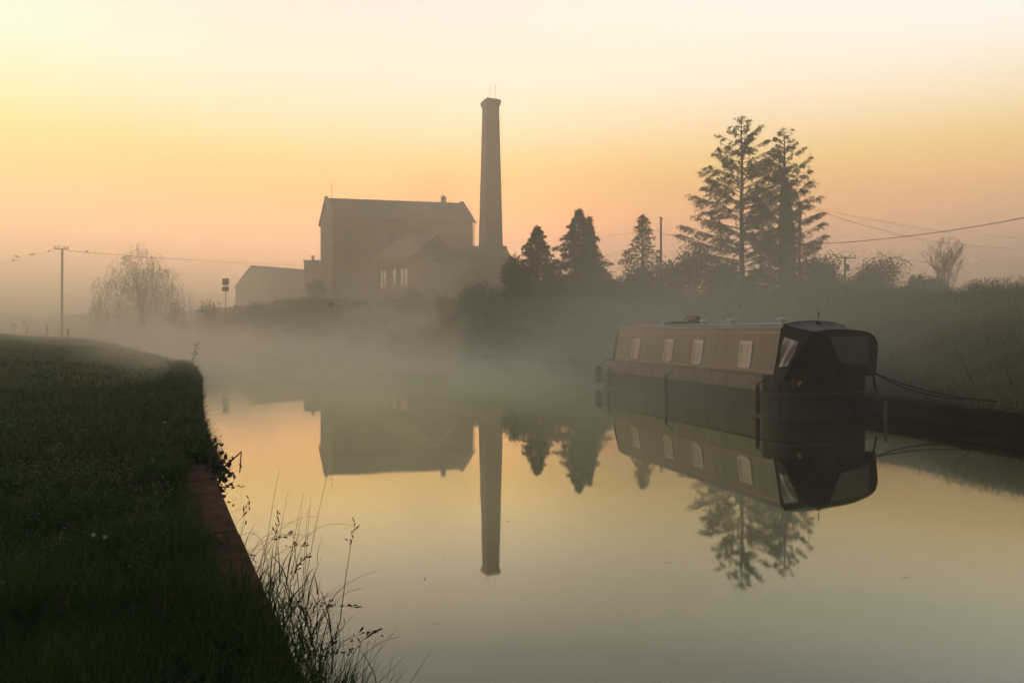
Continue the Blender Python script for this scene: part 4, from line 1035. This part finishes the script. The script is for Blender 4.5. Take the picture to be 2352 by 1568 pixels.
def edge_pt(y, d): 
    i = np.argsort(np.abs(LE[:, 1] - y))[0]; x = np.interp(y, LE[:40, 1], LE[:40, 0]); return x - d, y
for k, (y, d, n, h0, h1, ln_, dr_, hd, bl, sp, lab) in enumerate((
    (2.28, .05, 20, .14, .30, (.08, .4), (.1, .7), 9, 150, .07, 'drooping sedge clump with nodding seed heads at the wall edge by the bottom of the picture'),
    (2.62, .03, 16, .20, .44, (.1, .45), (.1, .7), 4, 150, .08, 'dense short sedge clump at the wall edge, second from the bottom'),
    (2.95, .03, 9, .40, .72, (.06, .20), (0, .03), 2, 60, .09, 'long straight single stems rising over the water beside the coping'),
    (3.3, .06, 12, .30, .55, (.1, .3), (.2, .75), 3, 60, .10, 'arching grass clump bending over the water beside the coping'),
    (3.9, .30, 10, .15, .34, (.05, .4), (0, .4), 0, 60, .10, 'thin grass clump growing on the coping stones'),
)):
    x, yy = edge_pt(y, d); tuft(lab, x, yy, n, h0, h1, 200 + k, ln_, dr_, -.1, hd, rad=.0017, spread=sp, blade=bl)
for k, (px, py, n, h1, lab) in enumerate(((60, 1480, 14, .5, 'dark rush clump at the left edge of the near bank'), (250, 1560, 14, .36, 'dark rush clump at the bottom left of the near bank'), (430, 1500, 16, .46, 'dark rush clump in the near grass left of the coping'), (540, 1440, 14, .42, 'dark rush clump behind the bottom sedge near the coping'))):
    Y = 1.25 * F / (py - HY); x = (px - CX) / F * Y; tuft(lab, x, Y, n, .2, h1, 300 + k, (.02, .25), (0, .2), None, 2, spread=.16, blade=160)
# ivy and a broken stick over the coping
iv = edge_pt(5.9, -.02); root = thing('ivy_plant', 'leafy ivy hanging over the wall where the coping begins', 'plant', (iv[0], iv[1], .42))
n = 420; f = rng.uniform(-.1, 1.6, n); xs = np.interp(5.6 + f, LE[:40, 1], LE[:40, 0]) + rng.normal(.02, .07, n); zz = .45 + rng.normal(.0, .07, n) - np.abs(rng.normal(0, .08, n)) * (rng.random(n) < .5)
q = np.stack([xs, 5.6 + f, zz], 1); dr = rng.normal(0, 1, (n, 3)); dr[:, 0] += .8
quads_obj('leaves', sprays(q, dr, rng.uniform(.03, .06, n), rng.uniform(.012, .024, n)), M['ivy'], root)
tag(MB().tube([(iv[0] + .02, iv[1] - .1, .42), (iv[0] + .16, iv[1] - .05, .56), (iv[0] + .22, iv[1] - .02, .62)], [.009, .007, .005], 5).tube([(iv[0] + .215, iv[1] - .02, .615), (iv[0] + .2, iv[1], .5), (iv[0] + .19, iv[1] + .01, .43)], .005, 4).build('broken_stick', M['wood']), 'broken bent stick poking out over the water from the ivy', 'stick')
def reed(label, px, py, Y, h, seed, kinked=False):
    b_ = P(px, py, Y); b_[2] = max(b_[2], .2); root = thing('weed_stems', label, 'weed', b_, 0, 'thin weeds along the bank edge'); r = random.Random(seed); m = MB(); hd = MB()
    for i in range(r.choice((3, 4, 5))):
        p = stem_curve(b_ + np.array((r.gauss(0, .06), r.gauss(0, .06), -.05)), h * r.uniform(.6, 1), r.uniform(-.6, .6) if kinked else r.uniform(0, 6.28), r.uniform(.05, .9 if kinked else .3), 0)
        m.tube(p, [.006 * (1 - .6 * j / 8) for j in range(9)], 4, False)
        for j in (4, 6, 7, 8): hd.tube([p[j], p[j] + np.array((r.gauss(0, .05), r.gauss(0, .05), .03)) * (h / .6)], [.004, .012], 4)
    m.build('stems', M['twig'], root); hd.build('seed_heads', M['twig'], root)
reed('thin weeds leaning over the water at the bend of the bank', 445, 838, 20.5, .75, 1, True)
reed('spindly weed on the misty bank skyline nearest the left edge', 31, 762, 41, .85, 2)
reed('bushiest spindly weed on the misty bank skyline', 62, 764, 41, 1.05, 3)
reed('short spindly weed on the misty bank skyline right of the bushiest', 106, 768, 41, .75, 4)
reed('spindly weed furthest right on the misty bank skyline', 156, 773, 40, .65, 5)

for k, (px, py, lab) in enumerate(((15, 864, 'seeding dandelion clock near the left edge of the bank'), (378, 970, 'pale flower head in the grass left of the ivy'), (242, 1234, 'white daisy low in the near grass, right one of two'), (214, 1229, 'white daisy low in the near grass, left one of two'), (6, 1339, 'white daisy in the near grass by the left edge'))):
    Y = 8.0
    for _ in range(12):
        x = (px - CX) / F * Y; z = ground_z([(x, Y)])[0][0] + .12; Y = (H - z) * F / (py - HY)
    rt = thing('small_flower', lab, 'flower', (x, Y, z - .12), 0, 'pale flowers in the near grass'); rr_ = .006 + .0016 * Y
    MB().tube([(x, Y, z - .13), (x + .005, Y, z)], .0015, 4).build('stem', M['dry'], rt)
    MB().lathe((x, Y, z), [(rr_ * .3, -rr_), (rr_, -rr_ * .3), (rr_, rr_ * .3), (rr_ * .3, rr_)], 8).build('head', M['white'], rt)

# dew on the grass, leaves on the water
def dew():
    xy = np.concatenate([scatter(9000, 1.9, 7, -44, 8, 1.2), scatter(6000, 6, 14, -40, 0, 1.2)]); z, k, d = ground_z(xy); ok = (k == 1) & (d > .35); xy, z = xy[ok], z[ok]; n = len(xy)
    r = np.hypot(*xy.T); s = (.0011 + .00042 * r * .6) * rng.uniform(.5, 1.3, n); c = np.column_stack([xy, z + rng.uniform(.03, .11, n)])
    o = np.array([(1, 0, 0), (-1, 0, 0), (0, 1, 0), (0, -1, 0), (0, 0, 1), (0, 0, -1)], float); fc = [(0, 2, 4), (2, 1, 4), (1, 3, 4), (3, 0, 4), (2, 0, 5), (1, 2, 5), (3, 1, 5), (0, 3, 5)]
    v = c[:, None] + o[None] * s[:, None, None]
    return tag(tris_obj('dew_drops', np.concatenate([v[:, list(f)] for f in fc]), material('dew', (.75, .75, .72), .1, 1.0)), kind='stuff')
dew()
def litter():
    n = 110; xy = np.concatenate([np.stack([rng.uniform(-4, 6, n), rng.uniform(3.2, 14, n)], 1), np.stack([rng.uniform(-9, 2, n), rng.uniform(9, 26, n)], 1)]); ok = inside(xy, CANAL_POLY) & (dist_line(xy, LE)[0] > .3); xy = xy[ok]; n = len(xy)
    c = np.column_stack([xy, np.full(n, .004)]); a = rng.uniform(0, 3.14, n); d = np.stack([np.cos(a), np.sin(a) * .6, np.zeros(n)], 1); s = np.stack([-np.sin(a), np.cos(a), np.zeros(n)], 1)
    l = (rng.uniform(.008, .03, n) * (1.3 + .06 * np.hypot(*xy.T)))[:, None]; w = rng.uniform(.002, .004, n)[:, None]
    q = np.stack([c - d * l, c + s * w + (0, 0, .001), c + d * l, c - s * w + (0, 0, .001)], 1)
    return tag(quads_obj('floating_leaves', q, leaf_material('litter', (.16, .12, .07), (.36, .31, .2), 0)), kind='stuff')
litter()

# ------------------------------------------------------------------ air: even haze in one closed box, thicker mist lying low
def volume_mat(name, col, dens, aniso):
    m = bpy.data.materials.new(name); m.use_nodes = True; t = m.node_tree; t.nodes.clear()
    o = t.nodes.new('ShaderNodeOutputMaterial'); v = t.nodes.new('ShaderNodeVolumePrincipled')
    v.inputs['Color'].default_value = (*col, 1); v.inputs['Density'].default_value = dens; v.inputs['Anisotropy'].default_value = aniso
    t.links.new(v.outputs[0], o.inputs['Volume']); return m, t, v
hz, _, _ = volume_mat('haze', (.96, .99, .89), .0036, .45)
haze = MB().box((0, 71, 20.5), (330, 270, 45)).build('haze', hz); tag(haze, kind='stuff')

def mist_nodes(name, aniso):
    m, t, v = volume_mat(name, (.98, .99, .90), 0, aniso)
    N, K = t.nodes.new, t.links.new
    tcn = N('ShaderNodeTexCoord'); sp = N('ShaderNodeSeparateXYZ'); K(tcn.outputs['Object'], sp.inputs[0])
    class G: pass
    g = G(); g.X, g.Y, g.Z = sp.outputs; g.m = m
    def mul(*xs):
        r = None
        for x in xs:
            if r is None: r = x; continue
            n_ = N('ShaderNodeMath'); n_.operation = 'MULTIPLY'
            for i, q in enumerate((r, x)):
                if isinstance(q, (int, float)): n_.inputs[i].default_value = q
                else: K(q, n_.inputs[i])
            r = n_.outputs[0]
        return r
    def add(a, b_):
        n_ = N('ShaderNodeMath'); n_.operation = 'ADD'; K(a, n_.inputs[0]); K(b_, n_.inputs[1]); return n_.outputs[0]
    def step(x, a, b_, lo=0., hi=1.):
        n_ = N('ShaderNodeMapRange'); n_.interpolation_type = 'SMOOTHSTEP'
        for i, q in enumerate((a, b_, lo, hi)): n_.inputs[i + 1].default_value = q
        K(x, n_.inputs[0]); return n_.outputs[0]
    def fall(h):
        n_ = N('ShaderNodeMath'); n_.operation = 'EXPONENT'; K(mul(g.Z, -1.0 / h), n_.inputs[0]); return n_.outputs[0]
    def wisp(sc, lo, hi, a=.36, b_=.66):
        nz = N('ShaderNodeTexNoise'); nz.inputs['Scale'].default_value = sc; nz.inputs['Detail'].default_value = 3; nz.inputs['Distortion'].default_value = .6
        K(tcn.outputs['Object'], nz.inputs['Vector']); return step(nz.outputs['Fac'], a, b_, lo, hi)
    def done(d): K(d, v.inputs['Density'])
    g.mul, g.add, g.step, g.fall, g.wisp, g.done = mul, add, step, fall, wisp, done
    return g
MIST = dict(low=.34, low_h=.55, mid=.008, left=.030, bank=.20, plume=.42)
g = mist_nodes('mist', .55)
N_, K_ = g.m.node_tree.nodes.new, g.m.node_tree.links.new
qx = N_('ShaderNodeMath'); qx.operation = 'MULTIPLY_ADD'; K_(g.Y, qx.inputs[0]); qx.inputs[1].default_value = .6; K_(g.X, qx.inputs[2])   # lies over the canal, not over the near bank
low = g.mul(g.step(qx.outputs[0], -2., 4.), g.fall(MIST['low_h']), g.step(g.Y, 12., 27.), g.wisp(.17, .05, 2.5, .40, .63), g.step(g.X, 6., -3., .1, 1.), MIST['low'])
mid = g.mul(g.fall(4.), g.step(g.Y, 11.5, 24.), g.wisp(.09, .25, 1.9), MIST['mid'])
left = g.mul(g.fall(6.), g.step(g.X, -14., -45.), g.step(g.Y, 25., 50.), MIST['left'])
# a plume rising off the water in mid canal
cv = N_('ShaderNodeCombineXYZ'); ds = N_('ShaderNodeVectorMath'); ds.operation = 'DISTANCE'; ds.inputs[1].default_value = (-7.2, 40., 0)
sh = N_('ShaderNodeMath'); sh.operation = 'MULTIPLY_ADD'; K_(g.Z, sh.inputs[0]); sh.inputs[1].default_value = -.35; K_(g.X, sh.inputs[2])
K_(sh.outputs[0], cv.inputs[0]); K_(g.Y, cv.inputs[1]); K_(cv.outputs[0], ds.inputs[0])
plume = g.mul(g.step(ds.outputs['Value'], 5.0, .3), g.fall(3.5), g.wisp(.45, .05, 1.9), MIST['plume'])
g.done(g.mul(g.add(g.add(g.add(low, mid), plume), left), g.step(g.Z, 13., 9.)))
tag(MB().box((-30, 71, 6.52), (190, 120, 13)).build('mist', g.m), kind='stuff')
dm, _, _ = volume_mat('far_haze', (.96, .99, .89), .0036, .45)
tag(MB().box((0, 114, 20.3), (326, 180, 44)).build('far_haze', dm), kind='stuff')
g = mist_nodes('bank_mist', .2)
g.done(g.mul(g.fall(2.6), g.step(g.X, -1., 4.), g.step(g.Y, 9.5, 15.), g.step(g.Y, 27., 19.), MIST['bank']))
tag(MB().box((13, 19.5, 4.53), (29, 18, 9)).build('bank_mist', g.m), kind='stuff')
